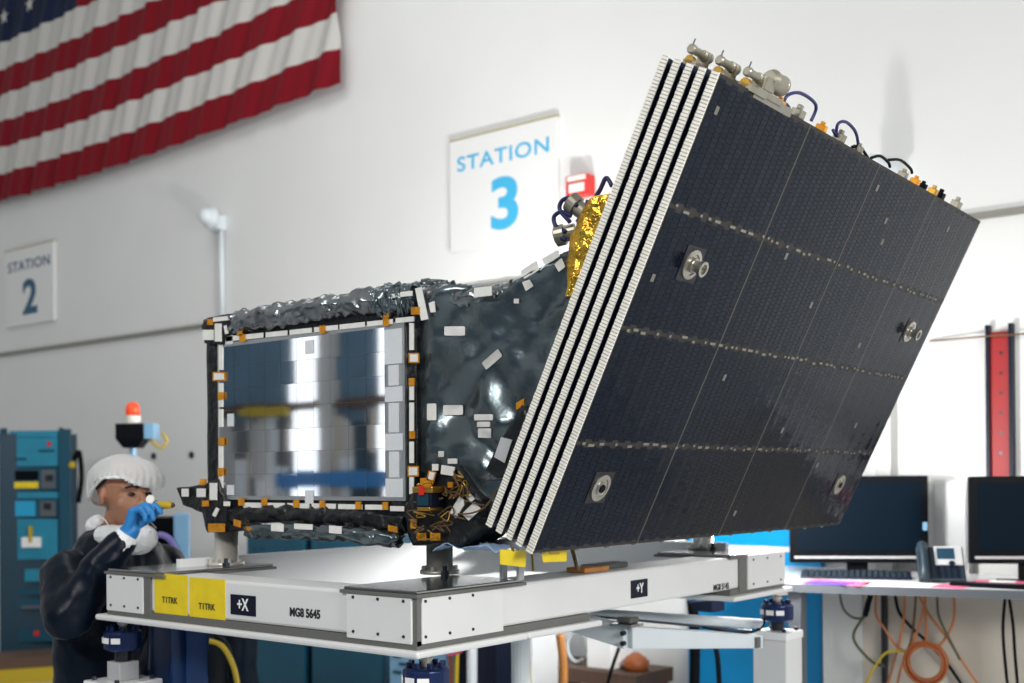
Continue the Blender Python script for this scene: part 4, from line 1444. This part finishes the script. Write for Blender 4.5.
# ------------------------------------------------------------------ background left
def cam_box(bm, c, w, d, z0, z1, mi=0):
    """upright box facing the camera side: c = front middle (xy)"""
    f = V((c.x, c.y, 0)).normalized(); r = V((f.y, -f.x, 0))
    P = [c - r * w, c + r * w, c + r * w + f * d, c - r * w + f * d]
    hexa(bm, [V((p.x, p.y, z0)) for p in P] + [V((p.x, p.y, z1)) for p in P], mi)


rc = atd(37, 480, 9.45)
rc.z = 0
rk = thing('equipment_rack', 'tall teal instrument rack standing at far left against the wall', 'rack', rc)
RZ = 1.5 + 48 * 9.45 / FPX
b = B(); cam_box(b, rc + FWD * 0.03, 0.295, 0.42, 0.0, RZ); obj('cabinet', b, M_teald, rk)


def rack_part(name, px0, px1, py0, py1, m, out=0.03, parent=None):
    a, c = atd(px0, py0, 9.45), atd(px1, py1, 9.45)
    b = B()
    slab(b, [a, V((c.x, c.y, a.z)), c, V((a.x, a.y, c.z))], FWD * 0.034 if out > 0 else FWD * 0.05)
    bmesh.ops.translate(b, verts=b.verts, vec=-FWD * out)
    return obj(name, b, m, parent or rk)


rack_part('side_rail', 1, 9, 429, 656, M_teal)
rack_part('side_rail', 60, 73, 429, 656, M_teal)
rack_part('top_panel', 11, 59, 431, 437, M_teall)
r1 = rack_part('instrument', 10, 59, 438, 466, M_teall)
rack_part('button', 49, 53, 442, 446, M_red, 0.04, r1)
rack_part('switch_row', 14, 28, 458, 460, M_teald, 0.035, r1)
rack_part('switch_row', 40, 56, 450, 452, M_teald, 0.035, r1)
r2 = rack_part('instrument', 10, 59, 468, 490, M_teal)
rack_part('display', 14, 40, 471, 480, M_black, 0.036, r2)
rack_part('label_strip', 13, 40, 482, 488, M_yel, 0.038, r2)
rack_part('control_block', 43, 57, 470, 488, M_grey, 0.037, r2)
rack_part('knob', 48, 55, 475, 481, M_bolt, 0.05, r2)
rack_part('instrument', 10, 59, 492, 498, M_teall)
r3 = rack_part('instrument', 10, 59, 499, 517, M_teal)
rack_part('display', 16, 37, 501, 516, M_screenb, 0.036, r3)
rack_part('control_block', 42, 57, 501, 516, M_grey, 0.037, r3)
rack_part('knob', 46, 53, 503, 509, M_bolt, 0.05, r3)
r4 = rack_part('blank_panel', 10, 59, 519, 559, M_teall)
rack_part('clipboard', 24, 43, 537, 547, M_paper, 0.05, r4)
rack_part('strap', 31.5, 34.5, 526, 542, M_yelc, 0.06, r4)
rack_part('instrument', 26, 50, 569, 581, M_teall)
rack_part('instrument', 10, 59, 588, 594, M_teal)
r5 = rack_part('instrument', 10, 59, 599, 609, M_teal)
rack_part('handle', 24, 42, 605, 608, M_grey, 0.05, r5)
r6 = rack_part('instrument', 10, 59, 629, 641, M_teal)
rack_part('button', 36, 41, 630, 635, M_red, 0.04, r6)
for px in (4, 61):
    p = atd(px, 429, 9.5)
    b = B(); cyl(b, V((p.x, p.y, RZ)), V((p.x, p.y, RZ + 0.05)), 0.018, 10); obj('lifting_eye', b, M_bolt, rk)
p = atd(78, 465, 9.4)
b = B(); tube(b, [p + V((-0.05, 0, 0.05)), p + V((0.02, 0, 0.1)), p + V((0.05, 0, -0.1)), p + V((0.0, 0, -0.3))], 0.02, 8); obj('hanging_cable', b, M_black, rk)
b = B(); ball(b, p + V((-0.05, -0.02, 0)), 0.03); obj('cable_boot', b, M_yelc, rk)

p = atz(22, 664, 0.06)
b = B()
pc_ = atd(26, 660, 8.7); pc_.z = 0
cam_box(b, pc_, 0.42, 0.5, 0.0, 0.11)
cam_box(b, pc_ + V((0, 0.1, 0)), 0.36, 0.4, 0.11, 0.19, 1)
tag(obj('pallet_box', b, [M_yelc, M_brown]), 'low yellow crate on the floor before the tall rack', 'crate')

# beacon on its stand behind the person
bp_ = atd(133, 430, 7.0)
bx, by = bp_.x, bp_.y
bc = thing('warning_beacon', 'red and white beacon on a black box behind the capped person', 'beacon', (bx, by, 0))


def bz(py):
    return EYE + (HY - py) / FPX * 7.0


b = B(); cyl(b, (bx, by, 0), (bx, by, bz(445)), 0.022, 12); obj('pole', b, M_ltblue, bc)
b = B(); cyl(b, (bx, by, 0), (bx, by, 0.03), 0.22, 24); obj('base', b, M_black, bc)
b = B()
w = 0.082
hexa(b, [V((bx, by, bz(445))) + RIGHT * sx * 0.045 + FWD * sy * 0.05 for sx, sy in ((-1, -1), (1, -1), (1, 1), (-1, 1))] + [V((bx, by, bz(436))) + RIGHT * sx * w + FWD * sy * 0.07 for sx, sy in ((-1, -1), (1, -1), (1, 1), (-1, 1))])
hexa(b, [V((bx, by, bz(436))) + RIGHT * sx * w + FWD * sy * 0.07 for sx, sy in ((-1, -1), (1, -1), (1, 1), (-1, 1))] + [V((bx, by, bz(421))) + RIGHT * sx * w + FWD * sy * 0.07 for sx, sy in ((-1, -1), (1, -1), (1, 1), (-1, 1))])
obj('box', b, M_black, bc)
b = B(); q = V((bx, by, 0)) + RIGHT * (w + 0.002)
hexa(b, [q + RIGHT * a_ + FWD * f_ + UP * z_ for z_ in (bz(436), bz(421)) for a_, f_ in ((0, -0.06), (0.055, -0.06), (0.055, 0.06), (0, 0.06))]); obj('side_module', b, M_ltblue, bc)
b = B(); q = V((bx, by, bz(440))) + RIGHT * (w + 0.02)
tube(b, [q + UP * 0.02, q + RIGHT * 0.06 - UP * 0.03, q + RIGHT * 0.10 + UP * 0.01, q + RIGHT * 0.07 + UP * 0.06], 0.008, 8); obj('cord', b, M_yelc, bc)
b = B(); lathe(b, (bx, by, bz(421) + 0.001), UP, [(0, 0.046), (0.048, 0.046)], 24); obj('beacon_base', b, M_lens, bc)
b = B(); lathe(b, (bx, by, bz(421) + 0.0495), UP, [(0, 0.042), (0.045, 0.042), (0.07, 0.034), (0.082, 0.012)], 24); obj('dome', b, M_beacon, bc, smooth=True)

# black equipment box with a glassy side behind the person
ec = atd(162, 540, 5.6)
ec.z = 0
eq = thing('equipment_case', 'black equipment case with pale glassy side between person and mirror panel', 'case', ec)
b = B(); cam_box(b, ec, 0.06, 0.3, 0.0, EYE - 37 * 5.6 / FPX); obj('case_body', b, M_black, eq, bevel=0.005)
b = B(); cam_box(b, ec + RIGHT * 0.100 - FWD * 0.02, 0.038, 0.25, 0.60, EYE - 33 * 5.6 / FPX); obj('side_window', b, M_ltblue, eq, bevel=0.01)
b = B()
ctr = atd(160, 556, 5.55)
tube(b, [ctr + RIGHT * 0.075 * math.cos(a) + UP * 0.10 * math.sin(a) for a in [2 * math.pi * k / 20 for k in range(20)]], 0.016, 8, closed=True, smooth_n=2)
obj('coiled_tube', b, M_purple, eq)

# teal cabinets beyond the frame
for k, (px0, px1) in enumerate(((249, 307), (313, 384))):
    yc = 5.35
    a, c = at(px0, 600, yc), at(px1, 600, yc)
    zt_ = at(px0, 534, yc).z
    t = thing('storage_cabinet', ['teal storage cabinet behind the frame, left of its twin', 'teal storage cabinet behind the frame, right of its twin'][k], 'cabinet', ((a.x + c.x) / 2, yc, 0), 'teal cabinets by the wall')
    b = B(); box(b, (a.x, yc, 0.02), (c.x, yc + 0.55, zt_)); obj('carcass', b, M_teald, t)
    b = B(); box(b, (a.x + 0.01, yc - 0.02, 0.06), (c.x - 0.01, yc - 0.001, zt_ - 0.02)); dr = obj('door', b, M_teal, t)
    for qx in (0.09, 0.18):
        for qz in (0.10, 0.16, 0.52, 0.58):
            for x in (a.x + qx, c.x - qx):
                b = B(); cyl(b, (x, yc - 0.0202, zt_ - qz), (x, yc - 0.026, zt_ - qz), 0.012, 10)
                obj('bolt', b, M_teald, dr)
    b = B(); box(b, ((a.x + c.x) / 2 - 0.09, yc - 0.04, zt_ - 0.24), ((a.x + c.x) / 2 + 0.09, yc - 0.021, zt_ - 0.20)); obj('handle', b, M_bolt, dr)

# clutter seen under the frame
def back_box(name, px0, px1, py0, py1, Y, d, m, label, cat, foot=True):
    a, c = at(px0, py0, Y), at(px1, py1, Y)
    b = B(); box(b, (min(a.x, c.x), Y, 0.0 if foot else c.z), (max(a.x, c.x), Y + d, a.z))
    return tag(obj(name, b, m, bevel=0.008), label, cat)


def hang(name, pts, Y, r, m, label, cat='cable', group=None):
    b = B(); tube(b, [at(x, y, Y) for x, y in pts], r, 8)
    return tag(obj(name, b, m), label, cat, group)


t = thing('control_box', 'pale blue control box behind the nearest load cell', 'box', at(420, 690, 5.0))
a, c = at(389, 640, 5.0), at(446, 700, 5.0)
b = B(); box(b, (a.x, 5.0, 0), (c.x, 5.3, a.z)); obj('case', b, M_ltblue, t, bevel=0.01)
b = B()
for px, py in ((398, 672), (404, 664), (424, 668), (432, 664), (440, 673), (398, 656)):
    p = at(px, py, 5.0)
    b = B(); box(b, (p.x - 0.03, 4.985, p.z - 0.008), (p.x + 0.03, 4.9995, p.z + 0.008))
    obj('vent_slot', b, M_teal, t)
back_box('server_tower', 457, 497, 632, 700, 4.98, 0.25, M_label, 'dark navy tower beside the pale blue control box', 'tower')
back_box('white_pillar', 500, 533, 600, 700, 5.3, 0.25, M_whiteg, 'white square pillar under the near side beam', 'pillar')
hang('power_cable', ((458, 640), (457, 660), (456, 690)), 4.9, 0.012, M_yelc, 'yellow cord hanging left of the navy tower')
hang('power_cable', ((449, 648), (451, 668), (450, 690)), 4.92, 0.010, M_orange, 'orange cord hanging beside the yellow cord')
hang('power_cable', ((448, 655), (460, 652), (466, 644), (468, 636)), 4.88, 0.008, M_pink, 'pink cord looping above the navy tower')
b = B(); cyl(b, at(472, 700, 4.95), at(472, 640, 4.95), 0.03, 12); tag(obj('grey_tube', b, M_conduit), 'pale vertical tube in front of the navy tower', 'tube')
p0_, p1_ = at(560, 634, 4.6), at(563, 700, 4.6)
b = B(); tube(b, [p0_, (p0_ + p1_) / 2 + V((0.012, 0, 0)), p1_], 0.022, 10); tag(obj('wooden_pole', b, M_wood), 'orange wooden pole standing under the side beam', 'pole')
b = B(); p = at(524, 690, 5.28); box(b, (p.x - 0.02, 5.27, p.z - 0.1), (p.x + 0.02, 5.299, p.z + 0.13)); tag(obj('yellow_sticker', b, M_yel), 'yellow sticker on the white pillar', 'sticker')
a, c = at(533, 664, 5.55), at(636, 664, 5.55)
t = thing('low_shelf', 'low brown shelf against the wall under the side beam', 'shelf', ((a.x + c.x) / 2, 5.55, 0))
b = B(); box(b, (a.x, 5.55, a.z - 0.08), (c.x, 5.95, a.z)); obj('board', b, M_brown, t)
for x in (a.x + 0.05, c.x - 0.05):
    b = B(); box(b, (x - 0.03, 5.57, 0), (x + 0.03, 5.93, a.z - 0.08)); obj('upright', b, M_brown, t)
zt_ = a.z
p = at(634, 660, 5.7)
b = B(); lathe(b, (p.x, 5.72, zt_ + 0.001), UP, [(0, 0.07), (0.05, 0.08), (0.08, 0.05), (0.1, 0.02)], 16); tag(obj('orange_reel', b, M_orange, smooth=True), 'small orange reel on the brown shelf', 'reel')
p = at(575, 660, 5.7)
b = B(); tube(b, [V((p.x + 0.07 * math.cos(k * 0.6), 5.72, zt_ + 0.10 + 0.09 * math.sin(k * 0.6))) for k in range(10)], 0.010, 8, closed=False)
tag(obj('clear_hose', b, M_conduit), 'clear coiled hose on the brown shelf', 'hose')
t = thing('white_bin', 'white parts bin standing on the brown shelf', 'bin', at(600, 655, 5.6))
a, c = at(586, 620, 5.62), at(612, 660, 5.62)
b = B(); box(b, (a.x, 5.62, zt_ + 0.001), (c.x, 5.85, a.z)); obj('tub', b, M_paper, t, bevel=0.01)
b = B(); box(b, (a.x - 0.01, 5.61, a.z + 0.0005), (c.x + 0.01, 5.86, a.z + 0.02)); obj('rim', b, M_greyl, t)
hang('black_rod', ((619, 648), (612, 668), (606, 690)), 4.9, 0.009, M_black, 'slanting black rod before the brown shelf', 'rod')
p = atx(562, 626, FXR - 0.02)
b = B(); prism(b, [atx(551, 629, FXR - 0.1), atx(569, 625, FXR - 0.1), atx(569, 632, FXR - 0.1)], V((-0.06, 0, 0))); tag(obj('yellow_wedge', b, M_yel), 'small yellow wedge under the side beam', 'wedge')

# cables on the left under the frame
hang('looped_cable', ((205, 640), (222, 646), (234, 668), (240, 700)), 3.4, 0.012, M_yelc, 'yellow cable hanging under the front beam left of the teal cabinets')
hang('black_cable', ((215, 636), (228, 650), (232, 690)), 3.5, 0.016, M_black, 'thick black cable beside the yellow cable under the front beam')
b = B(); cyl(b, at(191, 700, 3.3), at(191, 628, 3.3), 0.012, 10); tag(obj('stand_tube', b, M_conduit), 'thin pale tube under the front beam beside the yellow tags', 'tube')
t = thing('hanging_cover', 'blue satin cover hanging behind the left load cell under the front beam', 'cover', V((-3.29, 2.32, 0.25)))
b = B()  # stands in for the smock front under blue light
q0, q1 = V((-3.44, 2.32, LT - 0.055)), V((-3.14, 2.32, LT - 0.055))
for v in bmesh.ops.create_grid(b, x_segments=60, y_segments=40, size=1)['verts']:
    u_, w_ = (v.co.x + 1) / 2, (v.co.y + 1) / 2
    v.co = V((q0.x + (q1.x - q0.x) * u_, 2.32 + 0.03 * math.sin(u_ * 21 + 2 * noise.noise(V((u_ * 2, w_ * 1.5, 0)))) + 0.02 * noise.noise(V((u_ * 6, w_ * 3, 4))), 0.25 + (q0.z + 0.035 - 0.25) * w_))
bmesh.ops.solidify(b, geom=b.faces[:], thickness=0.004)
obj('cloth', b, M_smocklit, t, smooth=True)
b = B(); cyl(b, V((q0.x - 0.01, 2.32, q0.z + 0.04)), V((q1.x + 0.01, 2.32, q0.z + 0.04)), 0.012, 10); obj('hanger_rod', b, M_steel, t)
t = thing('tool_bag', 'dark navy bag hanging behind the front beam', 'bag', at(212, 690, 3.9))
b = B(); box(b, (at(195, 650, 3.9).x, 3.9, 0.35), (at(228, 650, 3.9).x, 4.1, at(210, 632, 3.9).z))
gridcut(b, 0, -6, -3, 0.04); gridcut(b, 2, 0, 1.5, 0.05); crumple(b, 0.02, 7)
obj('pouch', b, M_navy, t, smooth=True)
b = B(); tube(b, [at(200, 634, 3.95), at(211, 622, 3.95), at(224, 634, 3.95)], 0.012, 8); obj('strap', b, M_black, t)

# ------------------------------------------------------------------ background right
# blue board
BY = 5.93
a, c = at(688, 600, BY), at(821, 600, BY)
zt_ = at(750, 519, BY).z
t = thing('blue_partition', 'bright blue board on the wall behind the right end of the frame', 'partition', ((a.x + c.x) / 2, BY, 0))
b = B(); box(b, (a.x, BY, 0), (c.x, BY + 0.05, zt_)); obj('board', b, M_blue, t)
zb_ = at(790, 549.5, BY).z
b = B(); box(b, (a.x, BY - 0.02, zb_ - 0.015), (c.x, BY - 0.0005, zb_ + 0.015)); obj('pale_rail', b, M_conduit, t)
hang('thick_black_cable', ((692, 600), (695, 640), (694, 700)), 4.75, 0.025, M_black, 'thick black cable down the left edge of the blue cabinet')
hang('thin_black_cable', ((715, 645), (718, 662), (720, 700)), 4.75, 0.012, M_black, 'thin black cable hanging before the blue cabinet')
b = B()
q = [at(688, 602, 4.6), at(712, 600, 4.6), at(712, 613, 4.6), at(694, 611, 4.6)]
prism(b, q, V((0, 0.12, 0)))
obj('stay_bracket', b, M_label, fr, bevel=0.004)

# bench along the wall
DZ, DY = 1.012, 4.90
dx0 = -2.95
dk = thing('workbench', 'long white topped bench with grey edge along the right hand wall', 'desk', (-0.6, 5.5, 0))
DX1, DS = -0.75, 0.25          # right end, slant of the front edge
q = [V((dx0, DY, 0)), V((-2.3, DY, 0)), V((DX1, DY + DS * (DX1 + 2.3), 0))]
o12 = V((0, 0.012, 0))
b = B(); prism(b, [p_ + o12 + UP * (DZ - 0.012) for p_ in q] + [V((DX1, 5.90, DZ - 0.012)), V((dx0, 5.90, DZ - 0.012))], UP * 0.012); obj('worktop', b, M_whiteg, dk)
b = B(); prism(b, [p_ + UP * (DZ - 0.036) for p_ in q] + [p_ + V((0, 0.0115, DZ - 0.036)) for p_ in q[::-1]], UP * 0.037); obj('front_edge', b, M_grey, dk)
b = B(); box(b, (-2.345, DY + 0.02, 0), (-2.285, DY + 0.08, DZ - 0.0125)); obj('leg', b, M_grey, dk)
b = B(); box(b, (-2.345, 5.80, 0), (-2.285, 5.86, DZ - 0.0125)); obj('leg', b, M_grey, dk)
b = B(); box(b, (-0.85, 5.75, 0), (-0.79, 5.81, DZ - 0.0125)); obj('leg', b, M_grey, dk)
b = B(); box(b, (at(823, 640, 5.5).x, 5.50, 0), (at(862, 640, 5.5).x, 5.53, DZ - 0.0125)); obj('modesty_panel', b, M_greyl, dk)
b = B(); box(b, (at(862.5, 640, 5.52).x, 5.52, 0), (DX1 - 0.01, 5.55, DZ - 0.0125)); obj('modesty_panel', b, M_tan, dk)
b = B(); box(b, (at(882, 640, 5.49).x, 5.48, 0), (at(886, 640, 5.49).x, 5.515, DZ - 0.0125)); obj('conduit_strip', b, M_bolt, dk)

# white column and steel cover on the wall behind the monitors
a, c = at(882, 450, WY), at(898, 450, WY)
b = B(); box(b, (a.x, WY - 0.10, DZ + 0.001), (c.x, WY, at(890, 400, WY).z)); struct('trim_6', b, M_greyl)
a, c = at(933, 480, 5.92), at(968, 480, 5.92)
t = thing('junction_box', 'grey metal box on the wall between the two monitors', 'box', ((a.x + c.x) / 2, 5.92, DZ))
b = B(); box(b, (a.x, 5.92, DZ + 0.001), (c.x, 5.998, a.z)); obj('case', b, M_greyl, t)
b = B(); box(b, (a.x + 0.008, 5.910, DZ + 0.02), (c.x - 0.008, 5.9195, a.z - 0.015)); obj('lid', b, M_silver, t, bevel=0.003)

# red banner board
a, c = at(990, 333, WY), at(1013, 333, WY)
zb_ = at(1000, 478, WY).z
t = thing('banner_board', 'tall red board between two dark rails on the wall above the monitors', 'board', ((a.x + c.x) / 2, WY, zb_))
b = B(); box(b, (a.x, WY - 0.03, zb_), (c.x, WY - 0.005, a.z)); obj('board_face', b, M_bannerr, t)
for x in (a.x, c.x):
    b = B(); box(b, (x - 0.009, WY - 0.05, zb_), (x + 0.009, WY - 0.001, a.z + 0.035)); obj('rail', b, M_label, t)
for py in (353, 373, 393, 413, 433, 453):
    b = B()
    p = at(1001, py, WY - 0.03)
    cyl(b, (p.x, WY - 0.0302, p.z), (p.x, WY - 0.034, p.z), 0.008, 10)
    obj('screw', b, M_bolt, t)
b = B(); tube(b, [at(930, 341, WY - 0.02), at(990, 336, WY - 0.06), at(1060, 332, WY - 0.02)], 0.005, 6)
tag(obj('barrier_line', b, M_tanc), 'thin tan cord strung along the wall past the red board', 'cord')


def monitor(px0, px1, py0, py1, Y, label, stand=True):
    a, c = at(px0, (py0 + py1) / 2, Y), at(px1, (py0 + py1) / 2, Y)
    xm, zc = (a.x + c.x) / 2, None
    ztop = at((px0 + px1) / 2, py0, Y).z
    zbot = max(at((px0 + px1) / 2, py1, Y).z, DZ + 0.035)
    t = thing('monitor', label, 'monitor', (xm, Y, DZ), 'monitors on the bench')
    b = B(); box(b, (a.x, Y, zbot), (c.x, Y + 0.045, ztop)); h = obj('housing', b, M_black, t, bevel=0.006)
    b = B(); box(b, (a.x + 0.035, Y - 0.003, zbot + 0.06), (c.x - 0.035, Y - 0.0003, ztop - 0.03)); obj('screen', b, M_glass, h)
    b = B(); box(b, (a.x + 0.02, Y - 0.005, zbot + 0.022), (c.x - 0.02, Y - 0.0003, zbot + 0.034)); obj('bezel_strip', b, M_silver, h)
    b = B(); box(b, (c.x - 0.028, Y - 0.004, zbot + 0.16), (c.x - 0.006, Y - 0.0003, zbot + 0.20)); obj('bezel_sticker', b, M_ltblue, h)
    b = B(); box(b, (xm - 0.05, Y + 0.046, DZ + 0.014), (xm + 0.05, Y + 0.07, zbot + 0.15)); obj('neck', b, M_black, t)
    b = B(); box(b, (xm - 0.14, Y - 0.02, DZ + 0.001), (xm + 0.14, Y + 0.09, DZ + 0.014)); obj('foot', b, M_black, t, bevel=0.004)
    t.rotation_euler.z = math.radians(31)


monitor(796, 926, 476, 563, 5.58, 'wide black monitor partly hidden by the folded panels')
monitor(971, 1101, 476, 564, 5.52, 'black monitor at the right edge of the bench')

# keyboard
a, c = at(806, 570, 5.36), at(908, 570, 5.36)
t = thing('keyboard', 'dark keyboard in front of the monitor beside the phone', 'keyboard', ((a.x + c.x) / 2, 5.36, DZ))
b = B(); hexa(b, [V((a.x, 5.28, DZ + 0.001)), V((c.x, 5.28, DZ + 0.001)), V((c.x, 5.43, DZ + 0.001)), V((a.x, 5.43, DZ + 0.001)), V((a.x, 5.28, DZ + 0.012)), V((c.x, 5.28, DZ + 0.012)), V((c.x, 5.43, DZ + 0.03)), V((a.x, 5.43, DZ + 0.03))]); obj('tray', b, M_label, t, bevel=0.003)
b = B()
for r in range(5):
    for q in range(18):
        x = a.x + 0.012 + (c.x - a.x - 0.024) * q / 18
        y = 5.29 + 0.026 * r
        z = DZ + 0.0132 + 0.018 * (y - 5.28) / 0.15
        box(b, (x, y, z + 0.0004), (x + 0.019, y + 0.02, z + 0.008))
obj('keys', b, M_phone, t)['kind'] = 'stuff'
t.rotation_euler.z = math.radians(22)

# desk phone
p = at(945, 576, 5.30)
t = thing('desk_phone', 'grey desk phone with silver display panel between the monitors', 'phone', (p.x, 5.30, DZ))
PMx = Matrix.Translation((p.x + 0.01, 5.30, DZ + 0.016)) @ Matrix.Rotation(math.radians(28), 4, 'Z') @ Matrix.Rotation(math.radians(56), 4, 'X') @ Matrix.Diagonal((0.88, 0.88, 0.88, 1))
b = B(); box(b, (-0.075, 0.0, -0.03), (0.095, 0.20, 0.0), M=PMx); obj('body', b, M_phone, t, bevel=0.006)
b = B(); box(b, (-0.052, 0.085, 0.0004), (0.088, 0.195, 0.010), M=PMx); pf = obj('display_panel', b, M_silver, t, bevel=0.004)
b = B(); box(b, (-0.038, 0.118, 0.0104), (0.048, 0.182, 0.012), M=PMx); obj('display', b, M_teald, pf)
b = B()
for r in range(4):
    for q in range(4):
        box(b, (-0.045 + q * 0.03, 0.012 + r * 0.018, 0.0004), (-0.025 + q * 0.03, 0.024 + r * 0.018, 0.006), M=PMx)
cyl(b, PMx @ V((0.03, 0.092, 0.0104)), PMx @ V((0.03, 0.092, 0.015)), 0.013, 14)
obj('keypad', b, M_label, t)
b = B()
hx = -0.108
cone(b, PMx @ V((hx, 0.02, 0.022)), PMx @ V((hx, 0.05, 0.03)), 0.024, 0.020)
cone(b, PMx @ V((hx, 0.05, 0.036)), PMx @ V((hx, 0.16, 0.036)), 0.018, 0.018)
cone(b, PMx @ V((hx, 0.16, 0.03)), PMx @ V((hx, 0.19, 0.020)), 0.020, 0.024)
hset = obj('handset', voxel(b, 0.005, 3), M_phone, t, smooth=True)
b = B(); box(b, (-0.135, 0.0, -0.03), (-0.0755, 0.20, 0.004), M=PMx); obj('cradle', b, M_phone, t, bevel=0.005)


def sheet(px0, px1, y0, y1, z, m, label, rot=0.0, cat='paper', name='paper_sheet', th=0.002):
    a, c = at(px0, 575, (y0 + y1) / 2), at(px1, 575, (y0 + y1) / 2)
    M = Matrix.Translation(((a.x + c.x) / 2, (y0 + y1) / 2, DZ + z)) @ Matrix.Rotation(rot, 4, 'Z')
    b = B(); box(b, (-(c.x - a.x) / 2, -(y1 - y0) / 2, 0), ((c.x - a.x) / 2, (y1 - y0) / 2, th), M=M)
    return tag(obj(name, b, m), label, cat)


sheet(806, 868, 4.96, 5.16, 0.001, M_pink, 'pink sheet before the keyboard at the left end of the bench', 0.0)
o_ = sheet(809, 850, 4.94, 5.08, 0.0035, M_violet, 'violet printed card lying on the pink sheet', 0.05)
sheet(869, 935, 5.06, 5.25, 0.001, M_paper, 'white paper on the bench below the phone', 0.03)
sheet(936, 968, 5.10, 5.25, 0.001, M_pink, 'pink sheet under the front of the phone', -0.05)
sheet(974, 1030, 5.27, 5.42, 0.004, M_pink, 'pink folder stack at the right hand monitor', 0.08, 'folder', 'folder', 0.012)
sheet(952, 1040, 5.19, 5.26, 0.001, M_black, 'black binder on the bench edge at far right', 0.0, 'binder', 'binder', 0.018)
sheet(990, 1015, 5.30, 5.39, 0.017, M_paper, 'white slip on the pink folder stack', 0.2)

# cables under the bench
def bcable(pts, Y, r, m, label):
    hang('bench_cable', pts, Y, r, m, label, 'cable', 'cables hanging under the bench')


bcable(((839, 590), (843, 608), (852, 617), (862, 618), (868, 612), (870, 600)), 5.40, 0.006, M_olive, 'olive cable looping under the left end of the bench')
bcable(((869, 596), (866, 612), (855, 630), (854, 640), (862, 652), (874, 663), (884, 666)), 5.38, 0.007, M_olive, 'grey green cable swinging down under the bench beside the black conduit')
bcable(((871, 594), (868, 604), (865, 616)), 5.36, 0.014, M_black, 'short black plug end under the bench near the olive cables')
bcable(((895, 594), (899, 612), (912, 628), (925, 640), (946, 662), (965, 690)), 5.485, 0.008, M_black, 'long black cable slanting under the bench behind the orange coil')
bcable(((905, 594), (904, 616), (900, 640), (893, 665), (886, 690)), 5.42, 0.006, M_orangec, 'orange cable hanging left of the coil')
bcable(((916, 594), (914, 620), (911, 640), (905, 655)), 5.45, 0.006, M_tanc, 'brown cable hanging straight above the coil, left one')
bcable(((926, 594), (921, 620), (912, 645), (902, 665), (896, 690)), 5.41, 0.006, M_orangec, 'orange cable crossing behind the coil')
bcable(((924, 594), (926, 620), (926, 642)), 5.44, 0.006, M_orangec, 'short orange cable ending at the coil top')
bcable(((919, 596), (930, 616), (945, 635), (960, 658), (982, 690)), 5.45, 0.006, M_orangec, 'orange cable slanting to the right past the coil')
bcable(((954, 594), (954, 618), (948, 634), (938, 648)), 5.42, 0.006, M_orangec, 'orange cable curling to the right side of the coil')
bcable(((937, 594), (938, 612), (941, 622), (950, 640), (960, 660)), 5.40, 0.006, M_olive, 'dark cable with a plug right of the coil')
bcable(((876, 594), (876, 614), (884, 628), (896, 645), (906, 652)), 5.43, 0.006, M_orangec, 'orange cable swinging from the conduit to the coil')
bcable(((908, 652), (888, 652), (876, 665), (862, 690)), 5.37, 0.006, M_yelc, 'yellow cable running from the coil to lower left')
bcable(((1005, 598), (1003, 625), (1004, 650), (1008, 690)), 5.35, 0.007, M_black, 'left of two black cables under the right end of the bench')
bcable(((1009, 598), (1013, 625), (1015, 655), (1018, 690)), 5.36, 0.007, M_black, 'right of two black cables under the right end of the bench')
b = B()
cc = at(926, 663, 5.34)
for k in range(7):
    ox, oy, oz = random.uniform(-0.01, 0.01), random.uniform(-0.015, 0.015), random.uniform(-0.008, 0.008)
    rr = 0.088 + random.uniform(-0.010, 0.010)
    tube(b, [cc + V((ox + rr * math.cos(a), oy, oz + rr * math.sin(a))) for a in [2 * math.pi * q / 18 for q in range(18)]], 0.0065, 8, closed=True, smooth_n=2)
b2 = tag(obj('hose_coil', b, M_orange), 'coiled orange hose hanging under the bench', 'hose')
